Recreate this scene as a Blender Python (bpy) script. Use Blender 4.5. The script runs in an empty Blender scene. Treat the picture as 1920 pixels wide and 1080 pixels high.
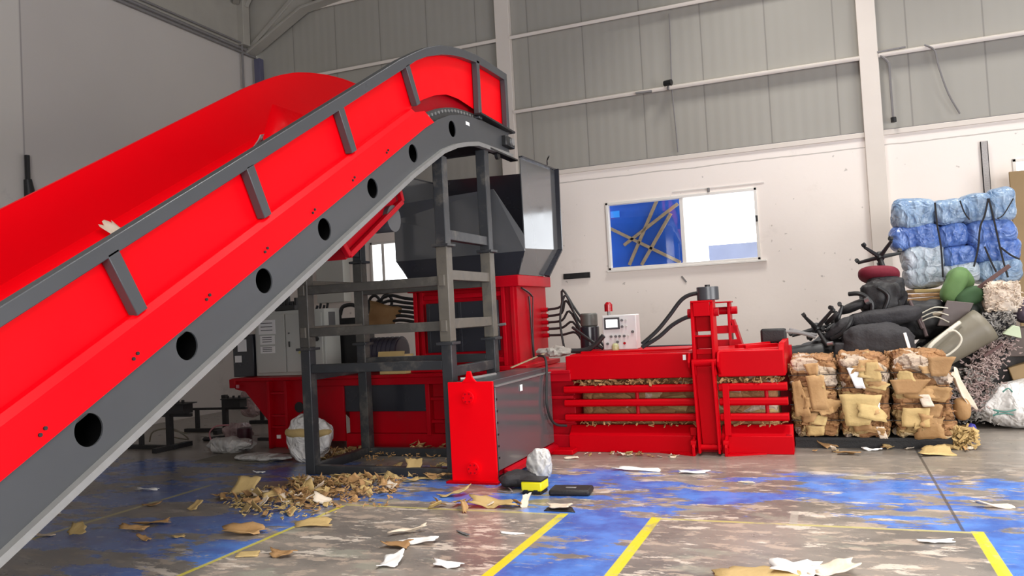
import bpy, bmesh, math, random
from mathutils import Vector, Matrix, noise
C = bpy.context.scene.collection
R = math.radians
# ------------------------------------------------------------------ camera
FOC, YAW, PITCH, ROLL, CAMH = 1492.24, .377425, .034872, .053434, 1.7
_fw = Vector((-math.sin(YAW)*math.cos(PITCH), math.cos(YAW)*math.cos(PITCH), math.sin(PITCH)))
_r0 = Vector((math.cos(YAW), math.sin(YAW), 0)); _d0 = _fw.cross(_r0)
_r = math.cos(ROLL)*_r0 + math.sin(ROLL)*_d0
_d = -math.sin(ROLL)*_r0 + math.cos(ROLL)*_d0
CAM = Vector((0, 0, CAMH))
def _ray(px, py): return (px-960)/FOC*_r + (py-540)/FOC*_d + _fw
def onf(px, py, z=0.0):
    k = _ray(px, py); return CAM + k*((z-CAMH)/k.z)
def ony(px, py, y):
    k = _ray(px, py); return CAM + k*(y/k.y)
cd = bpy.data.cameras.new('camera'); cam = bpy.data.objects.new('camera', cd); C.objects.link(cam)
cd.sensor_width = 36; cd.lens = FOC*36/1920; cd.clip_start = .05; cd.clip_end = 300
cam.matrix_world = Matrix(((_r.x, -_d.x, -_fw.x, 0), (_r.y, -_d.y, -_fw.y, 0), (_r.z, -_d.z, -_fw.z, CAMH), (0, 0, 0, 1)))
bpy.context.scene.camera = cam

# ------------------------------------------------------------------ materials
def _nt(name):
    m = bpy.data.materials.new(name); m.use_nodes = True
    nt = m.node_tree; b = nt.nodes['Principled BSDF']
    return m, nt, b
class G:
    """tiny node builder"""
    def __init__(s, nt): s.nt = nt
    def n(s, t, **k):
        x = s.nt.nodes.new(t)
        for a, v in k.items(): setattr(x, a, v)
        return x
    def put(s, sock, v):
        if isinstance(v, bpy.types.NodeSocket): s.nt.links.new(v, sock)
        else: sock.default_value = v
    def m(s, op, a, b=0.0, c=None):
        x = s.n('ShaderNodeMath', operation=op); s.put(x.inputs[0], a); s.put(x.inputs[1], b)
        if c is not None: s.put(x.inputs[2], c)
        return x.outputs[0]
    def mul(s, *a):
        o = a[0]
        for b in a[1:]: o = s.m('MULTIPLY', o, b)
        return o
    def mx(s, *a):
        o = a[0]
        for b in a[1:]: o = s.m('MAXIMUM', o, b)
        return o
    def step(s, v, lo, hi):
        x = s.n('ShaderNodeMapRange', interpolation_type='SMOOTHSTEP')
        s.put(x.inputs[0], v); x.inputs[1].default_value = lo; x.inputs[2].default_value = hi
        return x.outputs[0]
    def noise(s, vec, scale, detail=4, rough=.55, sx=(1, 1, 1), dist=0.0, off=(0, 0, 0)):
        mp = s.n('ShaderNodeMapping'); s.put(mp.inputs[0], vec); mp.inputs[3].default_value = sx; mp.inputs[1].default_value = off
        x = s.n('ShaderNodeTexNoise'); s.put(x.inputs['Vector'], mp.outputs[0])
        x.inputs['Scale'].default_value = scale; x.inputs['Detail'].default_value = detail
        x.inputs['Roughness'].default_value = rough; x.inputs['Distortion'].default_value = dist
        return x.outputs[0]
    def mix(s, f, a, b):
        x = s.n('ShaderNodeMix', data_type='RGBA'); s.put(x.inputs[0], f)
        for i, v in ((6, a), (7, b)):
            if isinstance(v, bpy.types.NodeSocket): s.nt.links.new(v, x.inputs[i])
            else: x.inputs[i].default_value = (*v, 1)
        return x.outputs[2]
    def bump(s, h, strength, dist, b):
        x = s.n('ShaderNodeBump'); s.put(x.inputs['Height'], h); x.inputs['Strength'].default_value = strength
        x.inputs['Distance'].default_value = dist; s.nt.links.new(x.outputs[0], b.inputs['Normal'])
    def obj(s): return s.n('ShaderNodeTexCoord').outputs['Object']
    def gen(s): return s.n('ShaderNodeTexCoord').outputs['Generated']
    def xyz(s, v):
        x = s.n('ShaderNodeSeparateXYZ'); s.nt.links.new(v, x.inputs[0]); return x.outputs
def mat(name, col, rough=.5, metal=0.0, var=.12, scale=6, bump=0.0, bscale=30, spec=.5, dirt=None, dirt_amt=.35, coat=0, trans=0):
    m, nt, b = _nt(name); g = G(nt); v = g.obj()
    n1 = g.noise(v, scale, 5)
    c1 = tuple(min(1, c*(1-var)) for c in col); c2 = tuple(min(1, c*(1+var)) for c in col)
    c = g.mix(n1, c1, c2)
    if dirt:
        c = g.mix(g.mul(g.step(g.noise(v, scale*.7, 7, .7, off=(7, 3, 1)), .5, .68), dirt_amt), c, dirt)
    nt.links.new(c, b.inputs['Base Color'])
    rr = g.m('MULTIPLY_ADD', g.noise(v, scale*1.7, 3, off=(3, 9, 4)), .18, rough-.09)
    nt.links.new(rr, b.inputs['Roughness'])
    b.inputs['Metallic'].default_value = metal; b.inputs['Specular IOR Level'].default_value = spec
    b.inputs['Coat Weight'].default_value = coat; b.inputs['Coat Roughness'].default_value = .2
    if bump: g.bump(g.noise(v, bscale, 4), bump, .02, b)
    return m
M = {}
M['red'] = mat('red_paint', (.88, .0005, .006), .4, var=.03, scale=2, spec=.10)
M['redb'] = mat('baler_red_paint', (.48, .0003, .005), .42, var=.07, scale=2, spec=.07)
M['redd'] = mat('red_paint_used', (.40, .0006, .008), .42, var=.12, scale=3, spec=.14, dirt=(.25, .02, .02), dirt_amt=.3)
M['dark'] = mat('charcoal_paint', (.056, .059, .064), .32, var=.08, scale=2, spec=.5)
M['stand'] = mat('stand_paint', (.030, .032, .036), .42, var=.15, scale=5, dirt=(.19, .17, .14), dirt_amt=.35)
M['worn_shade'] = mat('shaded_worn_steel', (.075, .07, .062), .45, var=.3, scale=7, dirt=(.2, .18, .15), dirt_amt=.35)  # copy of the worn steel, darkened for shaded left posts and long rails
M['worn'] = mat('worn_steel', (.125, .112, .092), .45, var=.25, scale=7, dirt=(.07, .07, .07), dirt_amt=.6)
M['navy'] = mat('dark_navy_paint', (.020, .021, .028), .25, var=.1, scale=2, spec=.5)
M['hop'] = mat('hopper_paint', (.085, .087, .092), .13, var=.06, scale=1.5, spec=.9)
M['steel'] = mat('galvanised_steel', (.29, .29, .285), .45, metal=.5, var=.15, scale=9)
M['black'] = mat('black_plastic', (.012, .012, .013), .45, var=.2, scale=8)
M['rubber'] = mat('black_rubber', (.016, .016, .017), .55, var=.2, scale=12)
M['belt'] = mat('conveyor_belt', (.045, .043, .042), .7, var=.2, scale=10)
M['grey'] = mat('light_grey_cabinet', (.50, .51, .47), .45, var=.04, scale=2)
M['white'] = mat('white_paint', (.75, .72, .68), .55, var=.05, scale=3)
M['paper'] = mat('white_paper', (.85, .84, .82), .7, var=.05, scale=9)
M['ink'] = mat('grey_ink', (.12, .12, .12), .7)
M['yellow'] = mat('yellow_plastic', (.85, .75, .01), .4, var=.05)
M['cream'] = mat('cream_plastic', (.62, .58, .48), .45, var=.12, scale=4, dirt=(.3, .26, .2))
M['olive'] = mat('beige_plastic', (.17, .15, .11), .5, var=.15, scale=4)
M['maroon'] = mat('maroon_fabric', (.16, .006, .02), .8, var=.2, scale=20, bump=.2, bscale=150)
M['green'] = mat('green_fabric', (.10, .19, .06), .75, var=.25, scale=5, bump=.2, bscale=120)
M['wood'] = mat('weathered_wood', (.32, .25, .15), .7, var=.35, scale=14, bump=.3)
M['dkwood'] = mat('dark_stick', (.09, .04, .035), .6, var=.3, scale=14)
M['char'] = mat('charcoal_fabric', (.022, .02, .023), .75, var=.3, scale=9, bump=.5, bscale=25)
M['blk'] = mat('black_upholstery', (.011, .010, .011), .6, var=.3, scale=9, bump=.2, bscale=60)
M['chrome'] = mat('brushed_metal', (.55, .55, .56), .3, metal=.9)
M['tarp'] = mat('blue_sheet', (.004, .085, .48), .4, var=.35, scale=1.6)
M['tarp2'] = mat('light_blue_patch', (.02, .3, .9), .4)
M['outwall'] = mat('outside_render', (.25, .28, .37), .9, var=.15, scale=3)
M['brownboard'] = mat('brown_board', (.27, .18, .085), .7, var=.15, scale=3)
M['screen'] = None
M['lens'] = mat('red_lens', (.35, .003, .008), .2, var=.1)
M['pinkb'] = mat('pink_plastic', (.55, .22, .24), .6, var=.15)
M['vio'] = mat('blue_plastic', (.03, .03, .28), .35, var=.15)
M['purple'] = mat('dark_purple_bag', (.10, .075, .10), .5, var=.3, bump=.5, bscale=14)
M['palegreen'] = mat('pale_green_card', (.48, .55, .38), .7, var=.15)
M['trim'] = mat('cream_painted_steel', (.66, .60, .54), .5, var=.05, scale=2)
M['truss'] = mat('grey_painted_truss', (.36, .34, .30), .6, var=.15, scale=2)
M['trussdk'] = mat('dark_roof_steel', (.10, .088, .075), .7, var=.25, scale=3)
M['pipe'] = mat('grey_conduit', (.20, .19, .19), .5, var=.2)
def mat_emit(name, col, s):
    m, nt, b = _nt(name); b.inputs['Base Color'].default_value = (.8, .8, .8, 1)
    b.inputs['Emission Color'].default_value = (*col, 1); b.inputs['Emission Strength'].default_value = s
    return m
M['screen'] = mat_emit('lit_screen', (1, 1, 1), 1.2)
def mat_bag(name, col, tint, var=.5):
    m, nt, b = _nt(name); g = G(nt); v = g.obj()
    n1 = g.noise(v, 2.2, 5, .6, dist=.6)
    c = g.mix(g.step(n1, .35, .7), tuple(x*.75 for x in col), tint)
    nt.links.new(c, b.inputs['Base Color']); b.inputs['Roughness'].default_value = .33
    def crease(sc, off): return g.m('SUBTRACT', 1, g.m('ABSOLUTE', g.m('MULTIPLY_ADD', g.noise(v, sc, 2, .5, dist=.8, off=off), 2, -1)))
    g.bump(g.m('ADD', crease(2.6, (0, 0, 0)), g.mul(crease(7, (4, 1, 2)), .35)), .8, .10, b)
    return m
M['bluebag'] = mat_bag('blue_film', (.05, .13, .46), (.20, .32, .66))
M['ltbag'] = mat_bag('light_blue_film', (.16, .28, .48), (.42, .54, .66))
M['palebag'] = mat_bag('pale_film', (.40, .50, .58), (.60, .64, .70))
M['film'] = mat_bag('white_film', (.55, .54, .52), (.72, .70, .68))
M['sackw'] = mat_bag('white_woven_plastic', (.88, .85, .82), (.93, .91, .89))
M['pinkfilm'] = mat_bag('pinkish_film', (.42, .27, .27), (.6, .45, .45))
def mat_card(name, a, b_, c_, white=.0, rough=.75):
    m, nt, b = _nt(name); g = G(nt); v = g.obj()
    oi = g.n('ShaderNodeObjectInfo').outputs['Random']
    n1 = g.noise(v, 4, 5, .6); c = g.mix(g.step(n1, .35, .65), a, b_)
    c = g.mix(g.mul(oi, .8), c, c_)
    if white:
        c = g.mix(g.mul(g.step(g.noise(v, 3.1, 4, .6, off=(5, 5, 5)), .62, .66), white), c, (.7, .62, .56))
    nt.links.new(c, b.inputs['Base Color']); b.inputs['Roughness'].default_value = rough
    g.bump(g.noise(v, 24, 4, .6), .3, .02, b)
    return m
M['card'] = mat_card('brown_cardboard', (.40, .225, .085), (.52, .32, .14), (.28, .15, .06))
M['cardy'] = mat_card('tan_cardboard', (.50, .36, .15), (.58, .42, .18), (.42, .28, .11))
M['pale'] = mat_card('pale_torn_card', (.66, .56, .44), (.74, .66, .56), (.6, .48, .36))
M['bale0'] = mat_card('plain_cardboard', (.40, .20, .085), (.50, .285, .125), (.44, .24, .10), white=.25)
def mat_bale():
    m, nt, b = _nt('baled_cardboard'); g = G(nt); v = g.obj()
    mp = g.n('ShaderNodeMapping'); nt.links.new(v, mp.inputs[0]); mp.inputs[3].default_value = (1.0, 1.0, 1.9)
    n0 = g.n('ShaderNodeTexNoise'); nt.links.new(mp.outputs[0], n0.inputs['Vector']); n0.inputs['Scale'].default_value = 4
    ad = g.n('ShaderNodeMix', data_type='VECTOR'); ad.inputs[0].default_value = .12
    nt.links.new(mp.outputs[0], ad.inputs[4]); nt.links.new(n0.outputs[1], ad.inputs[5])
    def vor(sc, feat):
        x = g.n('ShaderNodeTexVoronoi', feature=feat); nt.links.new(ad.outputs[1], x.inputs['Vector']); x.inputs['Scale'].default_value = sc; return x
    c1 = g.xyz(vor(4.5, 'F1').outputs['Color']); e1 = vor(4.5, 'DISTANCE_TO_EDGE').outputs['Distance']
    c2 = g.xyz(vor(10, 'F1').outputs['Color'])
    c = g.mix(c1[0], (.24, .105, .042), (.46, .235, .10)); c = g.mix(g.mul(c2[1], .6), c, (.36, .19, .07))
    c = g.mix(g.mul(g.step(c1[1], .90, .91), .8), c, (.62, .52, .42))
    c = g.mix(g.mul(g.step(c1[2], .80, .81), .7), c, (.50, .36, .15))
    nt.links.new(c, b.inputs['Base Color']); b.inputs['Roughness'].default_value = .72
    g.bump(g.m('ADD', g.mul(g.step(e1, 0, .12), .8), g.mul(g.noise(v, 16, 5, .65, sx=(1, 1, 1.6), dist=1.0), 1.3)), .8, .03, b)
    return m
M['bale'] = mat_bale()
M['shred'] = mat_card('shredded_paper', (.40, .29, .28), (.62, .50, .46), (.3, .22, .2))
M['shred2'] = mat_card('cream_shredded_paper', (.62, .52, .42), (.74, .66, .56), (.5, .38, .28))
M['shredg'] = mat_card('grey_shreds', (.30, .29, .26), (.46, .43, .38), (.2, .18, .17))
def mat_glass():
    m, nt, b = _nt('window_glass'); g = G(nt)
    t = g.n('ShaderNodeBsdfTransparent'); s = g.n('ShaderNodeBsdfGlossy'); s.inputs['Roughness'].default_value = .03
    f = g.n('ShaderNodeMixShader'); f.inputs[0].default_value = .06
    nt.links.new(t.outputs[0], f.inputs[1]); nt.links.new(s.outputs[0], f.inputs[2])
    nt.links.new(f.outputs[0], nt.nodes['Material Output'].inputs['Surface'])
    return m
M['glass'] = mat_glass()
# floor -----------------------------------------------------------------
def mat_floor():
    m, nt, b = _nt('worn_painted_floor'); g = G(nt); v = g.obj()
    x, y, z = g.xyz(v)
    wob = g.noise(v, 1.3, 5, .6)
    def between(a, lo, hi, e=.01): return g.mul(g.step(a, lo-e, lo+e), g.m('SUBTRACT', 1, g.step(a, hi-e, hi+e)))
    near = g.m('SUBTRACT', 1, g.step(y, 6.43, 6.45))
    box = g.mul(g.mx(between(x, -4.36, -2.2), between(x, -1.41, .872)), near)
    far = g.m('SUBTRACT', 1, g.step(g.m('ADD', y, g.mul(wob, .9)), 8.6, 8.95))
    zone = g.mul(g.m('SUBTRACT', 1, box), far)
    w1 = g.noise(v, .85, 9, .68, sx=(.75, 1.5, 1)); w2 = g.noise(v, 2.3, 8, .65, sx=(.6, 1.5, 1), off=(3, 8, 2))
    wear = g.m('ADD', g.mul(w1, .62), g.mul(w2, .38))
    aisle = g.mul(between(x, -2.2, -1.41), near)
    wear2 = g.m('ADD', wear, g.m('ADD', g.mul(aisle, .045), g.mul(g.step(x, .8, .95), near, .03)))
    blue = g.mul(zone, g.step(wear2, .482, .512))
    # concrete under the paint
    n3 = g.noise(v, 1.1, 9, .66, sx=(.8, 1.3, 1), off=(11, 2, 7)); n4 = g.noise(v, 5, 8, .7, sx=(.7, 1.4, 1), off=(1, 6, 3))
    c = g.mix(g.step(n3, .38, .62), (.155, .14, .128), (.27, .235, .205))
    c = g.mix(g.mul(g.step(n4, .52, .58), .8), c, (.46, .37, .30))
    c = g.mix(g.mul(g.step(g.noise(v, 3.2, 9, .72, sx=(.6, 1.6, 1), off=(9, 9, 1)), .57, .60), .85), c, (.66, .58, .50))
    c = g.mix(g.mul(g.step(g.noise(v, 1.7, 6, .6, sx=(.7, 1.3, 1), off=(2, 4, 8)), .58, .66), .6), c, (.33, .33, .27))
    # bays to the left darkened, the conveyor's shade put into the colour
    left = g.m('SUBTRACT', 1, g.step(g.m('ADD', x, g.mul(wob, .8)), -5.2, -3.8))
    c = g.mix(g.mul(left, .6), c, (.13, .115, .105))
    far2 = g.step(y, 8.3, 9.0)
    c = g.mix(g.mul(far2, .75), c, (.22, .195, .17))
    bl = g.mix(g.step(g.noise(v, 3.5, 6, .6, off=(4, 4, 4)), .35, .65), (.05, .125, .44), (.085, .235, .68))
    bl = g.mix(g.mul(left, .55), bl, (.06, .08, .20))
    scr = g.step(g.noise(v, 9, 6, .7, sx=(.35, 1.6, 1), off=(6, 1, 9)), .58, .64)
    c2 = g.mix(blue, c, bl); c2 = g.mix(g.mul(scr, blue, .55), c2, (.32, .36, .45))
    # yellow bay lines
    def line(a, at, w): return g.m('SUBTRACT', 1, g.step(g.m('ABSOLUTE', g.m('SUBTRACT', a, at)), w-.004, w+.004))
    ww = g.step(g.noise(v, 2.6, 6, .65, off=(8, 2, 2)), .36, .46)
    ys = g.mul(g.mx(line(x, -2.2, .04), line(x, -1.41, .042), line(x, .872, .04)), g.m('SUBTRACT', 1, g.step(y, 6.47, 6.48)))
    yl = g.mul(line(x, -4.36, .022), g.m('SUBTRACT', 1, g.step(y, 6.4, 6.42)))
    yh = g.mul(line(y, 6.44, .022), g.mx(between(x, -4.36, -2.2), between(x, -1.41, .872)), g.m('MULTIPLY_ADD', ww, .6, .2))
    y2 = g.mul(line(x, -6.5, .03), g.m('SUBTRACT', 1, g.step(y, 6.9, 7.1)), ww, .8)
    c2 = g.mix(g.mul(g.mx(ys, g.mul(yl, .75)), g.m('MULTIPLY_ADD', ww, .45, .5)), c2, (.72, .62, .02))
    c2 = g.mix(g.mx(yh, y2), c2, (.52, .46, .16))
    j = g.mx(g.mul(line(x, .785, .012), g.step(y, 6.44, 6.5), .8), g.mul(line(y, 8.75, .01), .4), g.mul(line(x, -.55, .03), between(y, 6.44, 7.3), .0))
    c2 = g.mix(j, c2, (.05, .05, .05))
    pt = g.mul(line(x, -.36, .03), between(y, 6.45, 6.85))
    c2 = g.mix(g.mul(pt, .7), c2, (.4, .37, .32))
    nt.links.new(c2, b.inputs['Base Color'])
    nt.links.new(g.m('MULTIPLY_ADD', n4, .22, g.m('MULTIPLY_ADD', blue, -.05, .19)), b.inputs['Roughness'])
    b.inputs['Specular IOR Level'].default_value = .38
    g.bump(n4, .05, .01, b)
    return m
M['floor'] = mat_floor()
def mat_wall():
    m, nt, b = _nt('white_painted_wall'); g = G(nt); v = g.obj(); x, y, z = g.xyz(v)
    n = g.noise(v, .7, 5, .55); c = g.mix(n, (.80, .73, .675), (.87, .80, .745))
    sp = g.step(g.noise(v, 7, 3, .5, off=(3, 3, 3)), .70, .73)
    c = g.mix(g.mul(sp, .5), c, (.25, .22, .2))
    sm = g.step(g.noise(v, 1.4, 7, .7, off=(7, 1, 5)), .60, .75); c = g.mix(g.mul(sm, .18), c, (.4, .35, .3))
    wv = g.mul(g.noise(v, 2, 4), .05)
    cr = g.m('SUBTRACT', 1, g.step(g.m('ABSOLUTE', g.m('SUBTRACT', g.m('ADD', z, wv), 4.30)), .006, .014))
    c = g.mix(g.mul(cr, .55), c, (.2, .18, .16))
    cr2 = g.mx(*[g.m('SUBTRACT', 1, g.step(g.m('ABSOLUTE', g.m('SUBTRACT', g.m('ADD', x, g.mul(wv, .5)), q)), .005, .012)) for q in (.80, 1.05)])
    c = g.mix(g.mul(cr2, .45), c, (.25, .22, .2))
    nt.links.new(c, b.inputs['Base Color']); b.inputs['Roughness'].default_value = .6
    g.bump(g.noise(v, 12, 4), .08, .02, b)
    return m
M['wall'] = mat_wall()
def mat_clad():
    m, nt, b = _nt('grey_sandwich_panel'); g = G(nt); v = g.obj(); x, y, z = g.xyz(v)
    n = g.noise(v, .5, 4); c = g.mix(n, (.31, .295, .26), (.36, .345, .31))
    fx = g.m('FRACT', g.m('DIVIDE', g.m('ADD', x, 20.0+.72), 1.14))
    seam = g.m('SUBTRACT', 1, g.step(g.m('ABSOLUTE', g.m('SUBTRACT', fx, .5)), .006, .016))
    c = g.mix(g.mul(seam, .5), c, (.16, .15, .14))
    nt.links.new(c, b.inputs['Base Color']); b.inputs['Roughness'].default_value = .34
    rib = g.m('SINE', g.m('MULTIPLY', x, 2*math.pi/.19))
    g.bump(g.m('ADD', g.mul(rib, .5), g.mul(seam, -1.5)), .12, .02, b)
    return m
M['clad'] = mat_clad()
def mat_left():
    m, nt, b = _nt('grey_white_side_wall'); g = G(nt); v = g.obj(); x, y, z = g.xyz(v)
    n = g.noise(v, .5, 4); c = g.mix(n, (.50, .465, .44), (.57, .535, .505))
    seam = g.m('SUBTRACT', 1, g.step(g.m('ABSOLUTE', g.m('SUBTRACT', y, 9.15)), .008, .02))
    c = g.mix(g.mul(seam, .6), c, (.22, .2, .2))
    pale = g.m('SUBTRACT', 1, g.step(y, 9.1, 9.15)); c = g.mix(g.mul(pale, .5), c, (.66, .63, .58))
    st = g.mul(g.step(g.noise(v, 1.6, 6, .65), .55, .7), g.m('SUBTRACT', 1, g.step(z, 4.2, 4.8))); c = g.mix(g.mul(st, .4), c, (.3, .28, .27))
    nt.links.new(c, b.inputs['Base Color']); b.inputs['Roughness'].default_value = .5
    return m
M['lwall'] = mat_left()

# ------------------------------------------------------------------ mesh helpers
class MB:
    def __init__(s): s.v = []; s.f = []
    def add(s, vs, fs):
        o = len(s.v); s.v += [Vector(p) for p in vs]; s.f += [tuple(i+o for i in f) for f in fs]; return s
    def box(s, x0, x1, y0, y1, z0, z1, rot=None, about=None):
        vs = [Vector((x, y, z)) for x in (x0, x1) for y in (y0, y1) for z in (z0, z1)]
        if rot is not None:
            c = Vector(about) if about is not None else Vector(((x0+x1)/2, (y0+y1)/2, (z0+z1)/2))
            vs = [c + rot @ (p-c) for p in vs]
        return s.add(vs, [(0, 1, 3, 2), (4, 6, 7, 5), (0, 4, 5, 1), (2, 3, 7, 6), (0, 2, 6, 4), (1, 5, 7, 3)])
    def bar(s, p0, p1, w, h, up=(0, 0, 1)):
        p0, p1 = Vector(p0), Vector(p1); d = (p1-p0).normalized(); u = Vector(up)
        a = d.cross(u)
        if a.length < 1e-4: a = d.cross(Vector((1, 0, 0)))
        a.normalize(); b = a.cross(d).normalized()
        vs = [p + a*i*w/2 + b*j*h/2 for p in (p0, p1) for i, j in ((-1, -1), (1, -1), (1, 1), (-1, 1))]
        return s.add(vs, [(3, 2, 1, 0), (4, 5, 6, 7), (0, 1, 5, 4), (1, 2, 6, 5), (2, 3, 7, 6), (3, 0, 4, 7)])
    def cyl(s, p0, p1, r, r1=None, n=20):
        p0, p1 = Vector(p0), Vector(p1); r1 = r if r1 is None else r1; d = (p1-p0).normalized()
        a = d.orthogonal().normalized(); b = d.cross(a)
        vs = [p + (a*math.cos(2*math.pi*i/n) + b*math.sin(2*math.pi*i/n))*q for p, q in ((p0, r), (p1, r1)) for i in range(n)]
        return s.add(vs, [(i, (i+1) % n, n+(i+1) % n, n+i) for i in range(n)] + [tuple(range(n-1, -1, -1)), tuple(range(n, 2*n))])
    def tube(s, pts, r, n=8, smooth=4):
        pts = [Vector(p) for p in pts]
        if smooth and len(pts) > 2:
            q = []
            for i in range(len(pts)-1):
                p0 = pts[max(i-1, 0)]; p1 = pts[i]; p2 = pts[i+1]; p3 = pts[min(i+2, len(pts)-1)]
                for k in range(smooth):
                    t = k/smooth
                    q.append(.5*((2*p1) + (p2-p0)*t + (2*p0-5*p1+4*p2-p3)*t*t + (3*p1-p0-3*p2+p3)*t**3))
            pts = q+[pts[-1]]
        vs = []; a = None; m = len(pts)
        for i, p in enumerate(pts):
            d = (pts[min(i+1, m-1)]-pts[max(i-1, 0)]).normalized()
            a = d.orthogonal().normalized() if a is None else (a-d*a.dot(d)).normalized()
            b = d.cross(a)
            rr = r(i/(m-1)) if callable(r) else r
            vs += [p + (a*math.cos(2*math.pi*k/n)+b*math.sin(2*math.pi*k/n))*rr for k in range(n)]
        fs = [(i*n+k, i*n+(k+1) % n, (i+1)*n+(k+1) % n, (i+1)*n+k) for i in range(m-1) for k in range(n)]
        fs += [tuple(range(n-1, -1, -1)), tuple(range((m-1)*n, m*n))]
        return s.add(vs, fs)
    def prism(s, poly, ax, a, b):
        """poly of 2D points in the plane normal to axis ax, from a to b"""
        n = len(poly)
        def P(p, t): return (t, p[0], p[1]) if ax == 'x' else (p[0], t, p[1]) if ax == 'y' else (p[0], p[1], t)
        vs = [P(p, a) for p in poly]+[P(p, b) for p in poly]
        return s.add(vs, [tuple(range(n-1, -1, -1)), tuple(range(n, 2*n))] + [(i, (i+1) % n, n+(i+1) % n, n+i) for i in range(n)])
    def ribbon(s, low, high, ax, a, b):
        """strip between two polylines of equal length, thick from a to b along axis ax"""
        n = len(low)
        def P(p, t): return (t, p[0], p[1]) if ax == 'x' else (p[0], t, p[1])
        vs = [P(p, t) for t in (a, b) for l in (low, high) for p in l]
        fs = []
        for i in range(n-1):
            A0, A1, B0, B1 = i, i+1, n+i, n+i+1
            fs += [(A0, A1, B1, B0), (2*n+A1, 2*n+A0, 2*n+B0, 2*n+B1), (A1, A0, 2*n+A0, 2*n+A1), (B0, B1, 2*n+B1, 2*n+B0)]
        fs += [(0, n, 3*n, 2*n), (n-1, 3*n-1, 4*n-1, 2*n-1)]
        return s.add(vs, fs)
    def sheet(s, rows):
        """grid of points"""
        h, w = len(rows), len(rows[0]); vs = [p for r_ in rows for p in r_]
        return s.add(vs, [(i*w+j, i*w+j+1, (i+1)*w+j+1, (i+1)*w+j) for i in range(h-1) for j in range(w-1)])
    def build(s, name, m, parent=None, smooth=True, bevel=0, solid=0, fix=True, angle=35):
        me = bpy.data.meshes.new(name); o = bpy.data.objects.new(name, me)
        off = org(parent)
        me.from_pydata([tuple(p-off) for p in s.v], [], s.f)
        if fix:
            bm = bmesh.new(); bm.from_mesh(me); bmesh.ops.recalc_face_normals(bm, faces=bm.faces); bm.to_mesh(me); bm.free()
        me.materials.append(m)
        if smooth:
            me.shade_smooth(); me.set_sharp_from_angle(angle=R(angle))
        C.objects.link(o)
        if parent is not None: o.parent = parent
        if bevel:
            b = o.modifiers.new('bevel', 'BEVEL'); b.width = bevel; b.segments = 2; b.limit_method = 'ANGLE'; b.angle_limit = R(40); b.harden_normals = False
        if solid:
            q = o.modifiers.new('solid', 'SOLIDIFY'); q.thickness = solid; q.offset = 0
        return o
_org = {}
def org(p):
    while p is not None:
        if p.name in _org: return _org[p.name]
        p = p.parent
    return Vector((0, 0, 0))
def tag(o, label=None, cat=None, group=None, kind=None):
    if label: o['label'] = label
    if cat: o['category'] = cat
    if group: o['group'] = group
    if kind: o['kind'] = kind
    return o
def thing(name, label, cat, loc=(0, 0, 0), group=None):
    o = bpy.data.objects.new(name, None); C.objects.link(o); o.location = loc; o.empty_display_size = .1
    _org[o.name] = Vector(loc)
    return tag(o, label, cat, group)
def struct(o): o['kind'] = 'structure'; return o
def single(name, mb, m, label, cat, loc=None, group=None, kind=None, **k):
    """a thing that is one mesh, with its origin near its base"""
    if loc is None:
        xs = [p.x for p in mb.v]; ys = [p.y for p in mb.v]; zs = [p.z for p in mb.v]
        loc = Vector(((min(xs)+max(xs))/2, (min(ys)+max(ys))/2, min(zs)))
    loc = Vector(loc); mb.v = [p-loc for p in mb.v]
    o = mb.build(name, m, None, **k); o.location = loc; _org[o.name] = loc
    return tag(o, label, cat, group, kind)
def copy_tree(o, parent=None):
    c = o.copy(); C.objects.link(c)
    if parent is not None: c.parent = parent
    for ch in list(o.children): copy_tree(ch, c)
    return c
def curve_plate(name, outline, holes, x, th, m, parent):
    """flat plate in a YZ plane with real holes"""
    cu = bpy.data.curves.new(name, 'CURVE'); cu.dimensions = '2D'; cu.fill_mode = 'BOTH'; cu.extrude = th/2
    def sp(pts):
        q = cu.splines.new('POLY'); q.points.add(len(pts)-1); q.use_cyclic_u = True
        for i, p in enumerate(pts): q.points[i].co = (p[0], p[1], 0, 1)
    sp(outline)
    for (cy, cz, r) in holes: sp([(cy+r*math.cos(a*math.pi/14), cz+r*math.sin(a*math.pi/14)) for a in range(28)])
    t = bpy.data.objects.new('tmp', cu); C.objects.link(t)
    dg = bpy.context.evaluated_depsgraph_get(); me = bpy.data.meshes.new_from_object(t.evaluated_get(dg))
    bpy.data.objects.remove(t)
    off = org(parent)
    for v in me.vertices:
        y, z, w = v.co; v.co = (x+w-off.x, y-off.y, z-off.z)
    me.materials.clear(); me.materials.append(m); me.name = name
    o = bpy.data.objects.new(name, me); C.objects.link(o); o.parent = parent
    return o
def blob(cx, cy, cz, sx, sy, sz, p=3.0, amp=.08, freq=2.2, seed=0, n=12, flat=True, rot=None, ridge=0.0):
    """lumpy superellipsoid of size sx, sy, sz centred at c"""
    bm = bmesh.new(); bmesh.ops.create_cube(bm, size=2); bmesh.ops.subdivide_edges(bm, edges=bm.edges[:], cuts=n, use_grid_fill=True)
    mb = MB(); off = Vector((seed*3.7, seed*1.3, seed*7.1))
    vs = []
    for v in bm.verts:
        q = v.co.copy(); L = (abs(q.x)**p+abs(q.y)**p+abs(q.z)**p)**(1/p)
        d = q/L
        w = Vector((d.x*sx/2, d.y*sy/2, d.z*sz/2))
        nn = noise.fractal(w*freq*2+off, 1.0, 2.0, 3)
        rr = 1-abs(noise.noise(w*freq*1.4+off*2))*2 if ridge else 0
        w = w*(1 + amp*nn) + d*(ridge*rr)
        if rot is not None: w = rot @ w
        vs.append(w + Vector((cx, cy, cz)))
    bm.verts.index_update(); fs = [tuple(v.index for v in f.verts) for f in bm.faces]; bm.free()
    return mb.add(vs, fs)
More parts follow.
